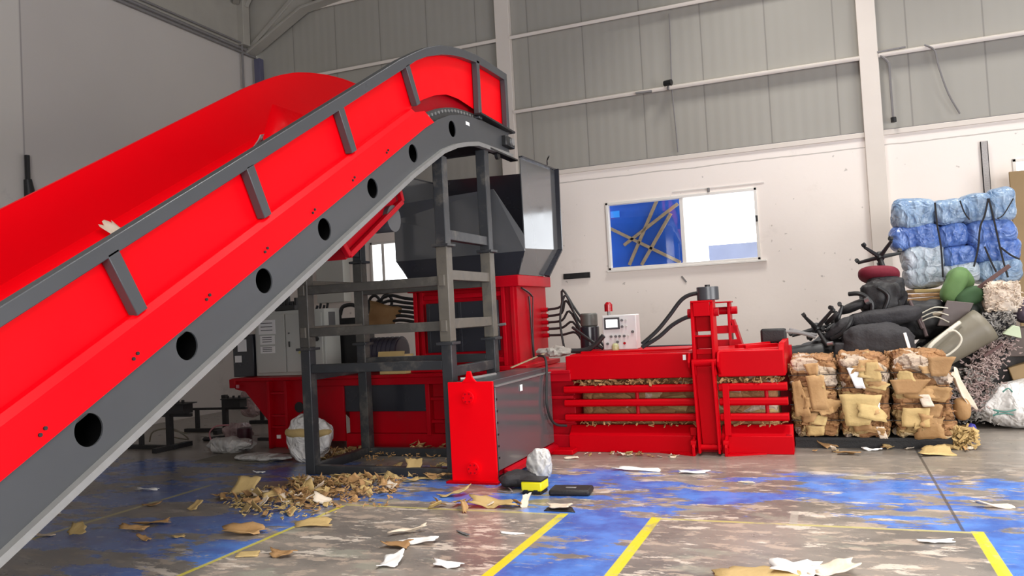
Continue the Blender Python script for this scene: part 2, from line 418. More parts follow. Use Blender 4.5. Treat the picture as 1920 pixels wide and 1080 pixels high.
def rotm(rx=0, ry=0, rz=0):
    return Matrix.Rotation(rz, 3, 'Z') @ Matrix.Rotation(ry, 3, 'Y') @ Matrix.Rotation(rx, 3, 'X')
def crumple(w, h, seed, curl=.3, lump=.12, res=7, jag=.22):
    """a torn sheet about the origin with a fold across it, lying roughly flat and resting on z=0"""
    rnd = random.Random(seed); rows = []
    ph = rnd.uniform(0, 6.28); ax = Vector((math.cos(ph), math.sin(ph), 0)); rad = max(w, h)/2
    t0 = rnd.uniform(-.5, .3)*rad; fold = curl*rnd.uniform(.4, 1.0)
    o = Vector((seed*5.1, 0, seed*2.3)); sk = rnd.uniform(-.35, .35); tp = rnd.uniform(-.3, .3)
    for i in range(res):
        r_ = []
        for j in range(res):
            u, v = 2*j/(res-1)-1, 2*i/(res-1)-1
            k = max(abs(u), abs(v)); q = Vector((u, v, 0))
            s = 1 + jag*1.6*k**3*noise.noise(q*1.9+o) + (jag*.5*(rnd.random()-.5) if k > .9 else 0)
            p = Vector((u*w/2*s*(1+tp*v)+sk*v*h/2, v*h/2*s, 0)); t = p.dot(ax)-t0
            z = fold*max(0, t) + curl*.25*t*t/rad + lump*rad*noise.noise(q*1.1+o)
            p.z = z; r_.append(p)
        rows.append(r_)
    zm = min(p.z for r_ in rows for p in r_)
    for r_ in rows:
        for p in r_: p.z -= zm-.004
    return MB().sheet(rows)

# ------------------------------------------------------------------ the hall
XL, XR, YF, YB, ZC = -12.1, 9.0, -9.0, 15.0, 10.6
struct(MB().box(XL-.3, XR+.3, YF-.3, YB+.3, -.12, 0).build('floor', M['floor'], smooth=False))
# back wall: painted blockwork with openings, ledge, cladding above
W1 = (-3.90, -1.09, 2.47, 3.78); W2 = (2.90, 5.2, 2.4, 3.80); W3 = (-9.2, -6.6, 2.35, 3.45)
def wall_with_holes(xa, xb, za, zb, holes, y0, y1):
    mb = MB(); hs = sorted(holes); x = xa
    for (a, b, c, d) in hs:
        mb.box(x, a, y0, y1, za, zb); mb.box(a, b, y0, y1, za, c); mb.box(a, b, y0, y1, d, zb); x = b
    mb.box(x, xb, y0, y1, za, zb); return mb
wb = struct(wall_with_holes(XL, XR, 0, 4.5, [W1, W2, W3], YB-.02, YB+.2).build('wall_back', M['wall'], smooth=False))
struct(MB().box(XL, XR, YB+.04, YB+.2, 4.5, ZC).build('wall_upper', M['clad'], smooth=False))
struct(MB().box(XL-.2, XL, YF, YB, 0, ZC).build('wall_left', M['lwall'], smooth=False))
struct(MB().box(XR, XR+.2, YF, YB, 0, ZC).build('wall_right', M['lwall'], smooth=False))
struct(MB().box(XL, XR, YF-.2, YF, 0, ZC).build('wall_front', M['clad'], smooth=False))
struct(MB().box(XL-.2, XR+.2, YF-.2, YB+.2, ZC, ZC+.1).build('ceiling', M['trussdk'], smooth=False))
k = 1
def trim(mb, m=M['trim'], bevel=.008):
    global k
    o = struct(mb.build('trim_%d' % k, m, None, smooth=True, bevel=bevel)); k += 1; return o
trim(MB().box(XL, XR, YB-.05, YB+.06, 4.44, 4.53))                         # ledge
trim(MB().box(XL, XR, YB-.03, YB+.02, 4.525, 4.545), M['pipe'], 0)
for xa, xb in ((-5.98, -5.67), (.745, 1.045)):                             # steel columns, an H section each
    mb = MB().box(xa, xb, YB-.28, YB-.265, 0, ZC).box(xa, xb, YB-.03, YB-.015, 0, ZC).box((xa+xb)/2-.01, (xa+xb)/2+.01, YB-.27, YB-.02, 0, ZC)
    trim(MB().box(xa, xb, YB-.10, YB+.03, 0, ZC))
for z0 in (5.81, 7.33, 8.85):
    for xa, xb in ((XL, -5.98), (-5.67, .745), (1.045, XR)):
        trim(MB().prism([(YB-.12, z0-.01), (YB-.12, z0+.02), (YB-.02, z0+.06), (YB+.05, z0+.06), (YB+.05, z0+.01), (YB-.10, z0-.04)], 'x', xa, xb), M['trim'], 0)
# rafter with haunch on the back wall, eave beam and conduits along the left wall
trim(MB().prism([(XL, 8.05), (-12.0, 8.08), (-10.85, 8.66), (-10.5, 8.83), (-9.4, 8.93), (XR, 10.4), (XR, ZC), (XL, ZC)], 'y', YB-.30, YB-.16), M['truss'])
trim(MB().prism([(XL, 8.02), (-12.0, 8.03), (-10.85, 8.61), (-10.5, 8.78), (-9.4, 8.88), (XR, 10.35), (XR, 10.41), (-9.4, 8.94), (-10.5, 8.84), (-10.85, 8.67), (-12.0, 8.09), (XL, 8.08)], 'y', YB-.38, YB-.08), M['truss'])
trim(MB().bar((-12.0, YB-.32, 8.12), (-10.75, YB-.32, 9.05), .06, .10), M['truss'])
trim(MB().bar((-10.15, YB-.33, 8.9), (-10.15, YB-.33, ZC), .10, .10), M['truss'])
trim(MB().box(XL, XL+.05, YF, YB-.3, 8.12, ZC), M['truss'])
trim(MB().box(XL+.02, XL+.22, YB-.62, YB-.40, 8.15, ZC), M['truss'])
trim(MB().bar((XL+.1, YB-.7, 9.1), (-9.6, YB-3.2, 9.35), .14, .10), M['truss'])
trim(MB().bar((XL+.2, YB-.5, 9.05), (-10.9, YB-.5, ZC), .10, .10), M['truss'])
for i, (z0, r) in enumerate(((8.10, .035), (8.0, .03), (8.19, .022))):
    trim(MB().tube([(XL+.07+.03*i, YF+.1, z0), (XL+.07+.03*i, YB-.1, z0)], r, 8, 0), M['pipe'], 0)
trim(MB().tube([(XL+.10, YB-.55, 9.9), (XL+.10, YB-.55, 7.0)], .025, 8, 0), M['pipe'], 0)
trim(MB().tube([(XL+.06, YB-.06, 8.0), (XL+.06, YB-.06, 0)], .03, 8, 0), M['pipe'], 0)
trim(MB().box(XL+.10, XL+.26, YB-.16, YB-.02, 6.9, 7.95), mat('dull_violet_paint', (.10, .10, .16), .5), .008)
# windows
def window(nm, w, mull, label=None):
    a, b, c, d = w; t = .05; f = MB()
    f.box(a, b, YB-.05, YB+.09, c, c+t).box(a, b, YB-.05, YB+.09, d-t, d).box(a, a+t, YB-.05, YB+.09, c, d).box(b-t, b, YB-.05, YB+.09, c, d)
    o = struct(f.build(nm, M['white'], None, bevel=.006))
    for q in mull: MB().box(q-.035, q+.035, YB-.03, YB+.08, c+t, d-t).build('mullion', M['white'], o, bevel=.005)
    xs = [a+t]+mull+[b-t]
    for u, v in zip(xs[:-1], xs[1:]): MB().box(u, v, YB+.02, YB+.028, c+t, d-t).build('pane', M['glass'], o, smooth=False)
    MB().box(a-.03, b+.1, YB-.08, YB+.02, c-.035, c).build('sill', M['white'], o, bevel=.005)
    return o
w1 = window('window_1', W1, [-2.45]); MB().box(-1.135, -1.095, YB-.08, YB-.04, 3.16, 3.27).build('latch', M['black'], w1, bevel=.004)
MB().box(-1.95, -1.91, YB-.07, YB-.03, 3.79, 3.86).build('stop', M['pipe'], w1, bevel=.004)
MB().box(-2.6, -.95, YB-.035, YB-.015, 3.855, 3.87).build('drip_edge', M['white'], w1)
window('window_2', W2, [4.0]); window('window_3', W3, [-8.9])
# seen through the windows
single('blue_tarpaulin', MB().box(-4.5, -2.50, YB+.55, YB+.58, 0, 4.4), M['tarp'], 'dark blue sheet standing outside behind the left half of the sliding window', 'sheet', smooth=False)
def D(px, py, y): return ony(px, py, y)
for (p, q, lb) in (((1141, 427), (1276, 492), 'wooden batten sloping down to the right across the blue sheet'),
                   ((1170, 460), (1271, 382), 'wooden batten rising to the top right corner of the blue sheet'),
                   ((1232, 375), (1180, 497), 'thin wooden batten standing left of its near twin behind the crossing battens'),
                   ((1258, 400), (1203, 497), 'thin pale wooden batten leaning on the blue sheet nearest the window mullion')):
    y = YB+.47
    single('wooden_batten', MB().bar(D(*p, y), D(*q, y), .06, .05, (0, 1, 0)), M['wood'], lb, 'batten', bevel=.004)
single('light_patch', MB().box(-3.95, -3.77, YB+.53, YB+.548, 3.55, 3.68), M['tarp2'], 'small bright blue patch stuck on the blue sheet, upper left', 'patch', smooth=False)
single('parapet', MB().box(-2.4, 1.5, YB+3.0, YB+3.3, 0, 3.02), M['outwall'], 'low pale blue grey wall outside the clear window pane', 'wall', smooth=False)
single('brown_board', MB().box(2.72, 3.7, 14.3, 14.36, 0, 3.52), M['brownboard'], 'tall brown board leaning in front of the right hand window', 'board', bevel=.01)
# small fittings on the back wall
t = thing('wall_socket_strip', 'black strip with two sockets on the white wall below the blue window', 'socket strip', (-4.55, YB-.02, 2.36))
MB().box(-4.82, -4.28, YB-.07, YB-.02, 2.36, 2.47).build('housing', M['black'], t, bevel=.008)
for q in (-4.72, -4.36): MB().cyl((q, YB-.075, 2.415), (q, YB-.06, 2.415), .035).build('socket', M['rubber'], t)
t = thing('cable_channel', 'grey perforated steel cable channel standing on the wall above the blue bags', 'channel', (2.5, YB-.02, 2.6))
MB().box(2.465, 2.57, YB-.07, YB-.05, 2.6, 4.14).box(2.465, 2.475, YB-.07, YB-.02, 2.6, 4.14).box(2.56, 2.57, YB-.07, YB-.02, 2.6, 4.14).build('channel_body', mat('perforated_steel', (.36, .34, .33), .5, metal=.3, var=.5, scale=60), t)
t = thing('wall_pipe_bracket', 'thin dark steel bracket with a hanging rod beside the right hand column', 'bracket', (1.15, YB-.05, 4.6))
MB().tube([D(1645, 98, 14.9), D(1698, 88, 14.9)], .018, 6, 0).build('arm', M['pipe'], t)
MB().tube([D(1650, 104, 14.9), D(1666, 118, 14.9), D(1669, 150, 14.9), D(1675, 224, 14.9)], .02, 6, 3).build('rod', M['pipe'], t)
MB().cyl(D(1675, 220, 14.9), D(1676, 229, 14.9), .045, n=8).build('weight', M['black'], t)
single('hanging_cable', MB().tube([D(1733, 84, 14.86), D(1752, 94, 14.86), D(1760, 125, 14.86), D(1778, 175, 14.86), D(1800, 213, 14.9)], .014, 6), M['pipe'], 'thin grey cable hanging down the cladding right of the column', 'cable')
single('wall_cable', MB().tube([D(1255, 25, 14.93), D(1257, 80, 14.93), D(1259, 150, 14.93), D(1262, 190, 14.93), D(1268, 250, 14.93), D(1271, 285, 14.93)], .012, 6), M['pipe'], 'straight grey cable clipped down the cladding behind the small camera', 'cable')
t = thing('security_camera', 'small dark camera sitting on the middle girt of the back wall', 'camera', D(1253, 168, 14.85))
MB().cyl(D(1253, 168, 14.85), D(1253, 158, 14.85), .02).build('mount', M['pipe'], t)
MB().cyl(D(1246, 157, 14.8), D(1259, 154, 14.75), .055, n=12).build('body', M['black'], t)
single('cable_tray_piece', MB().bar(D(1192, 175, 14.84), D(1222, 171, 14.84), .06, .03), M['pipe'], 'short dark bar lying on the middle girt left of the camera', 'bar')
single('wall_crack_patch', MB().bar(D(1278, 518, 14.97), D(1287, 529, 14.97), .012, .03), M['pipe'], 'short dark screw fixing on the white wall under the window', 'fixing')
t = thing('wall_torch', 'black rod shaped tool hanging on the left wall seam above the conveyor', 'tool', (XL+.05, 9.15, 4.0))
MB().tube([(XL+.06, 9.15, 4.75), (XL+.06, 9.15, 4.35)], .04, 8, 0).build('rod', M['black'], t)
MB().cyl((XL+.06, 9.15, 4.35), (XL+.06, 9.2, 3.95), .06, .10).build('head', M['black'], t)

# ------------------------------------------------------------------ conveyor
CX0, CX1 = -5.80, -3.80
def interp(tab, y):
    for (a, za), (b, zb) in zip(tab[:-1], tab[1:]):
        if y <= b: return za+(zb-za)*(y-a)/(b-a)
    return tab[-1][1]
BOT = [(1.45, .02), (2.68, .70), (7.0, 3.18), (7.37, 3.37), (7.7, 3.54), (8.04, 3.66), (8.32, 3.73), (8.63, 3.79), (8.9, 3.80), (9.75, 3.83)]
TOP = [(1.45, .32), (2.69, 1.03), (7.0, 3.50), (7.4, 3.73), (7.7, 3.87), (8.0, 3.98), (8.31, 4.05), (8.63, 4.085), (8.91, 4.10), (9.75, 4.12)]
RT = [(1.25, 1.03), (2.72, 1.88), (6.9, 4.30), (7.25, 4.48), (7.5, 4.60), (7.82, 4.72), (8.1, 4.79), (8.46, 4.86), (8.85, 4.905), (9.3, 4.92), (9.81, 4.925)]
RB = [(1.25, .92), (2.72, 1.775), (6.97, 4.22), (7.25, 4.385), (7.5, 4.50), (7.86, 4.625), (8.1, 4.69), (8.4, 4.75), (8.8, 4.80), (9.3, 4.82), (9.81, 4.825)]
HB = [(7.2, 3.86), (7.28, 3.95), (7.5, 4.05), (7.8, 4.17), (8.1, 4.25), (8.4, 4.27), (8.8, 4.25), (9.0, 4.22), (9.8, 4.16)]
HF = [(7.2, 3.86), (7.6, 3.93), (8.3, 4.10), (9.8, 4.13)]
CR = [(1.35, .56), (2.7, 1.33), (7.31, 3.95)]
conv = thing('incline_conveyor', 'big red and charcoal inclined feed conveyor rising from the left foreground', 'conveyor', (-4.8, 1.6, 0))
holes = [(3.20, 1.20), (3.94, 1.62), (4.71, 2.05), (5.49, 2.49), (6.27, 2.93), (7.08, 3.39), (8.03, 3.83), (2.43, .76)]
for x in (CX1-.006, CX0+.006):
    curve_plate('side_plate', BOT+TOP[::-1], [(a, b, .092) for a, b in holes], x, .012, M['dark'], conv)
for x, sgn in ((CX1, 1), (CX0, -1)):
    a, b = sorted((x-sgn*.01, x+sgn*.055))
    mb = MB().ribbon([(y, z-.05) for y, z in BOT], BOT, 'x', a, b)
    tag(mb.build('bottom_flange', M['steel'], conv), 'bare grey steel flange')
    # top rail, a square tube
    a, b = sorted((x-sgn*.076, x))
    MB().ribbon(RB, RT, 'x', a, b).build('top_rail', M['dark'], conv, bevel=.006)
    # posts, square to the slope
    for (y0, z0, y1, z1) in ((1.1, .88, 1.3, .53), (2.22, 1.50, 2.42, 1.16), (3.40, 2.19, 3.60, 1.84), (4.61, 2.88, 4.79, 2.53), (5.82, 3.57, 6.0, 3.22), (7.055, 4.29, 7.26, 3.93)):
        MB().bar((x-sgn*.035, y0, z0), (x-sgn*.035, y1, z1), .07, .09, (0, .86, .5)).build('post', M['dark'], conv, bevel=.005)
    for y in (8.86, 9.77): MB().bar((x-sgn*.035, y, 4.84), (x-sgn*.035, y, 4.12), .07, .085, (0, 1, 0)).build('post', M['dark'], conv, bevel=.005)
    # upper red panel set back behind the posts
    ys = [1.35+i*(9.77-1.35)/80 for i in range(81)]
    lo = [(y, interp(CR, y)-.05 if y < 7.2 else interp(HB if sgn > 0 else HF, y)) for y in ys]
    hi = [(y, interp(RT, y)+(.004 if sgn < 0 else -.015)) for y in ys]
    a, b = sorted((x-sgn*.084, x-sgn*.079)); MB().ribbon(lo, hi, 'x', a, b).build('upper_panel', M['red'], conv)
    if sgn < 0: MB().ribbon([(y, interp(RT, y)+.004) for y in ys], [(y, interp(RT, y)+.012) for y in ys], 'x', CX0+.05, CX0+.086).build('edge_lip', M['red'], conv)
    # red skirt between the plate and the crease
    ys = [1.35+i*(7.56-1.35)/30 for i in range(31)]
    a, b = sorted((x-sgn*.004, x+sgn*.010)); lo = [(y, interp(TOP, y)+.0) for y in ys]; hi = [(y, max(interp(TOP, y)+.004, min(interp(CR, y), interp(CR, 7.30)-max(0, y-7.3)*.55))) for y in ys]
    sk = MB().ribbon(lo, [(y, max(z-.035, interp(TOP, y)+.003)) for y, z in hi], 'x', a, b)
    ys2 = [y for y in ys if y <= 7.32]
    sk.sheet([[Vector((x+sgn*.010, y, interp(CR, y)-.035)) for y in ys2], [Vector((x-sgn*.030, y, interp(CR, y)+.006)) for y in ys2], [Vector((x-sgn*.080, y, interp(CR, y)+.010)) for y in ys2]])
    sk.build('skirt', M['red'], conv, angle=20, fix=False)
    # inner skirt that leads the waste to the belt
    ys = [1.35+i*(9.7-1.35)/50 for i in range(51)]
    rows = [[Vector((x-sgn*.085, y, interp(CR, y) if y < 7.3 else 4.24)) for y in ys], [Vector((x-sgn*.24, y, interp(TOP, y)+(.02 if y < 7.4 else .02))) for y in ys]]
    if sgn < 0: MB().sheet(rows).build('belt_skirt', M['red'], conv, solid=.006)
    for (y, dz) in [(2.9+i*1.21/2, 0) for i in range(7)]:
        z = interp(TOP, y)+.07
        MB().cyl((x+sgn*.008, y, z), (x+sgn*.020, y, z), .011, n=10).cyl((x+sgn*.008, y+.03, z+.03), (x+sgn*.02, y+.03, z+.03), .011, n=10).build('bolt_pair', M['black'], conv)
ys = [1.45+i*(9.68-1.45)/60 for i in range(61)]
MB().ribbon([(y, interp(TOP, y)-.05) for y in ys], [(y, interp(TOP, y)-.03) for y in ys], 'x', CX0+.03, CX1-.03).build('belt', M['belt'], conv)
mb = MB()
for i in range(22):
    y = 1.7+i*.36; z = interp(TOP, y)-.03; sl = .5 if y < 7.2 else .15
    mb = MB().bar((CX0+.12, y, z+.03), (CX1-.12, y, z+.03), .012, .06, (0, -sl, 1)); mb.build('cleat', M['belt'], conv)
MB().ribbon([(y, interp(BOT, y)+.04) for y in ys], [(y, interp(BOT, y)+.05) for y in ys], 'x', CX0+.03, CX1-.03).build('return_belt', M['black'], conv)
ysh = [7.25+i*(9.7-7.25)/24 for i in range(25)]
MB().ribbon([(y, interp(TOP, y)+.10) for y in ysh], [(y, interp(TOP, y)+.34) for y in ysh], 'x', CX1-.17, CX1-.164).build('head_guard', M['redd'], conv)
MB().ribbon([(y, interp(TOP, y)-.02) for y in ysh], [(y, interp(TOP, y)+.10) for y in ysh], 'x', CX1-.15, CX1-.10).build('chain_guide', M['belt'], conv)
for i in range(16):
    y = 7.55+i*.085; MB().cyl((CX1-.10, y, interp(TOP, y)+.06), (CX1-.085, y, interp(TOP, y)+.06), .018, n=8).build('chain_roller', M['steel'], conv)
MB().cyl((CX0+.02, 9.6, 3.98), (CX1-.02, 9.6, 3.98), .12).build('head_drum', M['belt'], conv)
b = MB().box(CX1-.02, CX1+.07, 9.50, 9.80, 3.90, 4.04).build('bearing_block', M['black'], conv, bevel=.02)
MB().cyl((CX1+.07, 9.66, 3.97), (CX1+.10, 9.66, 3.97), .05).build('shaft_end', M['steel'], b)
MB().box(CX1-.05, CX1+.06, 8.75, 9.86, 4.135, 4.16, rotm(R(-1), 0, 0)).build('top_plate', M['black'], conv, bevel=.004)
MB().box(CX1-.05, CX1+.06, 8.98, 9.90, 3.76, 3.785).build('bottom_plate', M['black'], conv, bevel=.004)
MB().cyl((CX1-.01, 9.3, 3.74), (CX1+.03, 9.3, 3.74), .05).build('roller_end', M['black'], conv)
tag(MB().box(CX1, CX1+.004, 8.40, 8.50, 3.955, 3.995).build('sticker', M['paper'], conv), 'small white sticker')
# red guard under the drive
gd = MB().bar((CX1-.06, 5.92, 2.30), (CX1-.06, 6.90, 2.885), .05, .05).bar((CX1-.06, 5.92, 2.30), (CX1-.06, 5.80, 2.42), .05, .05).bar((CX1-.06, 6.9, 2.885), (CX1-.06, 6.82, 3.08), .05, .05)
gd.build('drive_guard', M['redd'], conv, bevel=.006)
MB().prism([(5.80, 2.42), (5.94, 2.27), (6.92, 2.85), (6.84, 3.08)], 'x', CX1-.9, CX1-.10).build('drive_box', M['redd'], conv)
MB().cyl((CX1-.25, 6.72, 2.70), (CX1-.05, 6.72, 2.70), .13, n=24).build('motor', M['dark'], conv)
for x in (CX0+.1, CX1-.1): MB().box(x-.06, x+.06, 1.46, 1.62, 0, .14).build('foot', M['dark'], conv, bevel=.006)

# ------------------------------------------------------------------ stand under the conveyor head
st = thing('conveyor_stand', 'dark steel scaffold frame of four posts under the conveyor head', 'stand', (-4.77, 8.3, 0))
PX = (-5.66, -3.84); PY = (7.74, 8.92); w = .125
for x in PX:
    for y in PY:
        ztop = min(interp(BOT, y-w/2), interp(BOT, y+w/2))-.056
        po = MB().box(x-w/2, x+w/2, y-w/2, y+w/2, 0, ztop).build('post', M['stand'], st, bevel=.008)
        MB().box(x-w/2-.004, x+w/2+.004, y-w/2-.004, y+w/2+.004, 1.46, 2.48).build('sleeve', M['worn'] if x > -4 else M['worn_shade'], po, bevel=.008)
        for z in (1.44, 2.50):
            c = MB().box(x-.10, x+.10, y-.10, y+.10, z-.015, z+.015).build('collar', M['stand'], po, bevel=.004)
def rail(mb, m): mb.build('rail', m, st, bevel=.006)
for z, m in ((2.12, 'worn'), (1.63, 'worn'), (1.21, 'stand'), (.05, 'stand')):
    for y in PY: rail(MB().box(PX[0]+w/2, PX[1]-w/2, y-.05, y+.05, z-.05, z+.05), M['worn_shade' if m == 'worn' else m])
for z, m in ((2.62, 'stand'), (2.18, 'worn'), (1.65, 'worn'), (1.13, 'stand'), (.05, 'stand')):
    for x in PX: rail(MB().box(x-.045, x+.045, PY[0]+w/2, PY[1]-w/2, z-.055, z+.055), M[m])
for (x, y) in ((PX[1]-.005, PY[0]-.09), (PX[0], PY[0]-.09)):
    for z in (2.12, 1.63): MB().box(x-.035, x+.035, y, y+.03, z-.06, z+.06).build('weld_plate', M['worn'], st, bevel=.004)

# ------------------------------------------------------------------ baling press
FY = 9.37
bp = thing('baling_press', 'long red horizontal baling press standing along the back wall', 'baler', (-4.3, 10.1, 0))
red, redd = M['redb'], M['redd']
# left end with tapering leg
MB().prism([(-8.17, .84), (-8.17, .97), (-6.3, .97), (-6.3, .10), (-6.95, .10), (-7.18, .33), (-7.18, 0), (-7.52, 0), (-7.52, .30), (-7.98, .80)], 'y', FY, FY+.04).build('end_plate', redd, bp, bevel=.004)
MB().prism([(-8.1, .84), (-8.1, .97), (-6.3, .97), (-6.3, .10), (-6.95, .10), (-7.18, .33), (-7.18, 0), (-7.52, 0), (-7.52, .30), (-7.9, .80)], 'y', FY+1.3, FY+1.34).build('end_plate', redd, bp, bevel=.004)
for x in (-7.50, -7.20): MB().box(x-.02, x+.02, FY-.10, FY, 0, .95).build('rib', redd, bp, bevel=.004)
for z in (.30, .46, .78): MB().box(-7.48, -7.22, FY-.08, FY, z-.015, z+.015).build('shelf_rib', redd, bp, bevel=.004)
MB().cyl((-7.19+.15, FY-.012, .57), (-7.19+.15, FY-.002, .57), .075).build('access_hole', M['black'], bp)
MB().box(-8.2, -3.0, FY-.04, FY+1.4, .955, 1.0).build('deck', redd, bp, bevel=.006)
MB().box(-8.23, -8.12, FY-.05, FY+1.4, .86, .99).build('end_beam', redd, bp, bevel=.01)
tag(MB().box(-8.10, -8.05, FY-.06, FY-.04, .86, .91).build('marker_lamp', M['pinkb'], bp, bevel=.005), 'small pale round marker')
MB().box(-7.44, -7.38, FY-.02, FY, .13, .18).build('sticker', M['paper'], bp)
# main chamber body
MB().box(-6.3, -3.0, FY+.12, FY+1.4, .04, .96).build('body', redd, bp, bevel=.008)
tag(MB().prism([(-6.6, .50), (-6.9, .86), (-5.0, .86), (-5.0, .50)], 'y', FY+.03, FY+.09).build('side_cover', M['navy'], bp, bevel=.004), 'dark navy cover plate')
MB().box(-6.3, -3.0, FY+.02, FY+.12, .0, .20).build('sole_beam', redd, bp, bevel=.006)
MB().box(-6.9, -3.0, FY-.02, FY+.12, .86, .955).build('top_beam', redd, bp, bevel=.006)
for x in (-5.0, -4.72, -4.3, -3.9, -3.5): MB().box(x-.03, x+.03, FY, FY+.13, .18, .87).build('rib', redd, bp, bevel=.005)
for z in (.36, .66): MB().box(-4.99, -3.0, FY+.04, FY+.13, z-.02, z+.02).build('shelf_rib', redd, bp, bevel=.004)
MB().box(-5.78, -5.68, FY+.025, FY+.03, .88, .91).build('sticker', M['paper'], bp)
# outlet chamber: upper beam, base beam, three bars
for xa, xb in ((-3.06, -1.50), (-1.235, -.505)):
    MB().box(xa, xb, FY, FY+.16, .872, 1.165).build('upper_beam', red, bp, bevel=.012)
    for z0, z1 in ((.708, .797), (.545, .63), (.368, .453)):
        MB().prism([(FY-.0, z0), (FY-.02, z0+.02), (FY-.02, z1-.02), (FY+.0, z1), (FY+.10, z1), (FY+.10, z0)], 'x', xa if xa > -3 else -3.1, xb if xa < -2 else -.49).build('side_bar', red, bp, bevel=.006)
    MB().prism([(FY-.02, 0), (FY-.02, .20), (FY+.03, .225), (FY+.10, .31), (FY+.20, .31), (FY+.20, 0)], 'x', xa, xb if xa < -2 else -.46).build('base_beam', red, bp, bevel=.006)
for x, zs in ((-2.2, ((.63, .708), (.453, .545))), (-.72, ((.63, .708), (.453, .545)))):
    for z0, z1 in zs: MB().cyl((x, FY+.05, z0), (x, FY+.05, z1), .022).build('spacer', redd, bp)
MB().box(-3.05, -.51, FY+.16, FY+1.25, 1.10, 1.175).build('roof_plate', red, bp, bevel=.008)
MB().box(-3.05, -.47, FY+1.15, FY+1.3, 0, 1.15).build('rear_wall', redd, bp, bevel=.008)
MB().box(-3.05, -.47, FY+.1, FY+1.25, .0, .06).build('bed_plate', redd, bp)
MB().box(-.53, -.47, FY-.01, FY+.12, 0, .22).build('end_cheek', redd, bp, bevel=.004)
MB().prism([(FY+.01, .875), (FY+.01, 1.16), (FY+.15, 1.235), (FY+1.2, 1.24), (FY+1.2, .87)], 'x', -.56, -.50).build('end_cheek', red, bp, bevel=.006)
MB().box(-2.95, -1.6, FY+.30, FY+1.1, 1.17, 1.20).build('roof_rib', red, bp, bevel=.006)
MB().box(-2.45, -1.55, FY+.9, FY+1.0, 1.165, 1.215).build('roof_rail', M['navy'], bp, bevel=.006)
for (a, b) in (((-1.05, FY+.4, 1.19), (-.72, FY+.9, 1.19)), ((-.95, FY+.3, 1.19), (-.60, FY+.5, 1.19))): MB().bar(a, b, .06, .05).build('roof_rib', red, bp, bevel=.005)
MB().box(-1.62, -1.585, FY-.006, FY, 1.08, 1.14).build('sticker', M['paper'], bp)
# tension tower: cheeks, cross plates, front arm with pins, rear cheeks, ram
def cheek(x, y0, y1, yt0, yt1): return MB().prism([(y0, .90), (yt0, 1.60), (yt0+.03, 1.74), (yt1-.03, 1.74), (yt1, 1.60), (y1, .90)], 'x', x-.018, x+.018)
for x in (-1.475, -1.255):
    cheek(x, FY-.10, FY+.20, FY-.08, FY+.20).build('tower_cheek', red, bp, bevel=.006)
for x in (-1.475, -1.255): cheek(x+.06, FY+1.05, FY+1.32, FY+1.08, FY+1.32).build('tower_cheek', redd, bp, bevel=.006)
for (z0, z1, y0, y1) in ((1.58, 1.735, FY-.085, FY-.06), (1.40, 1.60, FY+.06, FY+.08), (1.34, 1.36, FY-.07, FY+.1), (1.20, 1.35, FY+.08, FY+.10), (1.14, 1.20, FY-.02, FY+.02), (.95, 1.14, FY+.02, FY+.04)):
    MB().box(-1.457, -1.273, y0, y1, z0, z1).build('cross_plate', red, bp, bevel=.004)
MB().box(-1.49, -1.24, FY-.07, FY+.21, 1.735, 1.76).build('head_plate', red, bp, bevel=.006)
MB().box(-1.40, -1.16, FY+1.05, FY+1.34, 1.72, 1.74).build('head_plate', redd, bp, bevel=.006)
MB().cyl((-1.54, FY+.05, 1.62), (-1.19, FY+.05, 1.62), .05).build('pin', redd, bp)
MB().cyl((-1.46, FY+1.2, 1.62), (-1.10, FY+1.2, 1.62), .05).build('pin', redd, bp)
for z in (1.15, 1.33): MB().box(-1.42, -1.10, FY+1.1, FY+1.2, z, z+.10).build('cross_plate', redd, bp, bevel=.005)
MB().bar((-1.16, FY+1.2, 1.50), (-1.07, FY+1.2, 1.16), .04, .2, (0, 1, 0)).build('rear_strut', redd, bp)
ram = MB().cyl((-1.30, FY+.06, 1.76), (-1.30, FY+.06, 1.915), .125, n=28).build('ram_cylinder', M['dark'], bp, bevel=.008)
MB().cyl((-1.30, FY+.06, 1.915), (-1.30, FY+.06, 1.94), .03).build('cap', M['black'], ram)
arm = MB().prism([(-1.475, 1.00), (-1.27, 1.00), (-1.255, .10), (-1.445, .10)], 'y', FY-.06, FY-.03).build('clamp_arm', red, bp, bevel=.004)
for (xt, xb) in ((-1.485, -1.462), (-1.262, -1.243)):
    MB().add([(xt-.012, FY-.20, 1.06), (xt+.012, FY-.20, 1.06), (xt+.012, FY-.02, 1.06), (xt-.012, FY-.02, 1.06), (xb-.012, FY-.20, .03), (xb+.012, FY-.20, .03), (xb+.012, FY-.02, .03), (xb-.012, FY-.02, .03)],
             [(0, 1, 2, 3), (7, 6, 5, 4), (0, 4, 5, 1), (1, 5, 6, 2), (2, 6, 7, 3), (3, 7, 4, 0)]).build('arm_flange', red, arm, bevel=.004)
MB().cyl((-1.50, FY-.12, 1.05), (-1.225, FY-.12, 1.05), .04).build('arm_pin', red, arm)
MB().cyl((-1.475, FY-.12, .09), (-1.225, FY-.12, .09), .032).build('arm_pin', red, arm)
for x in (-1.53, -1.205): MB().prism([(FY-.16, 1.0), (FY-.18, 1.06), (FY-.10, 1.16), (FY, 1.16), (FY, .90)], 'x', x-.012, x+.012).build('pin_lug', red, bp, bevel=.004)
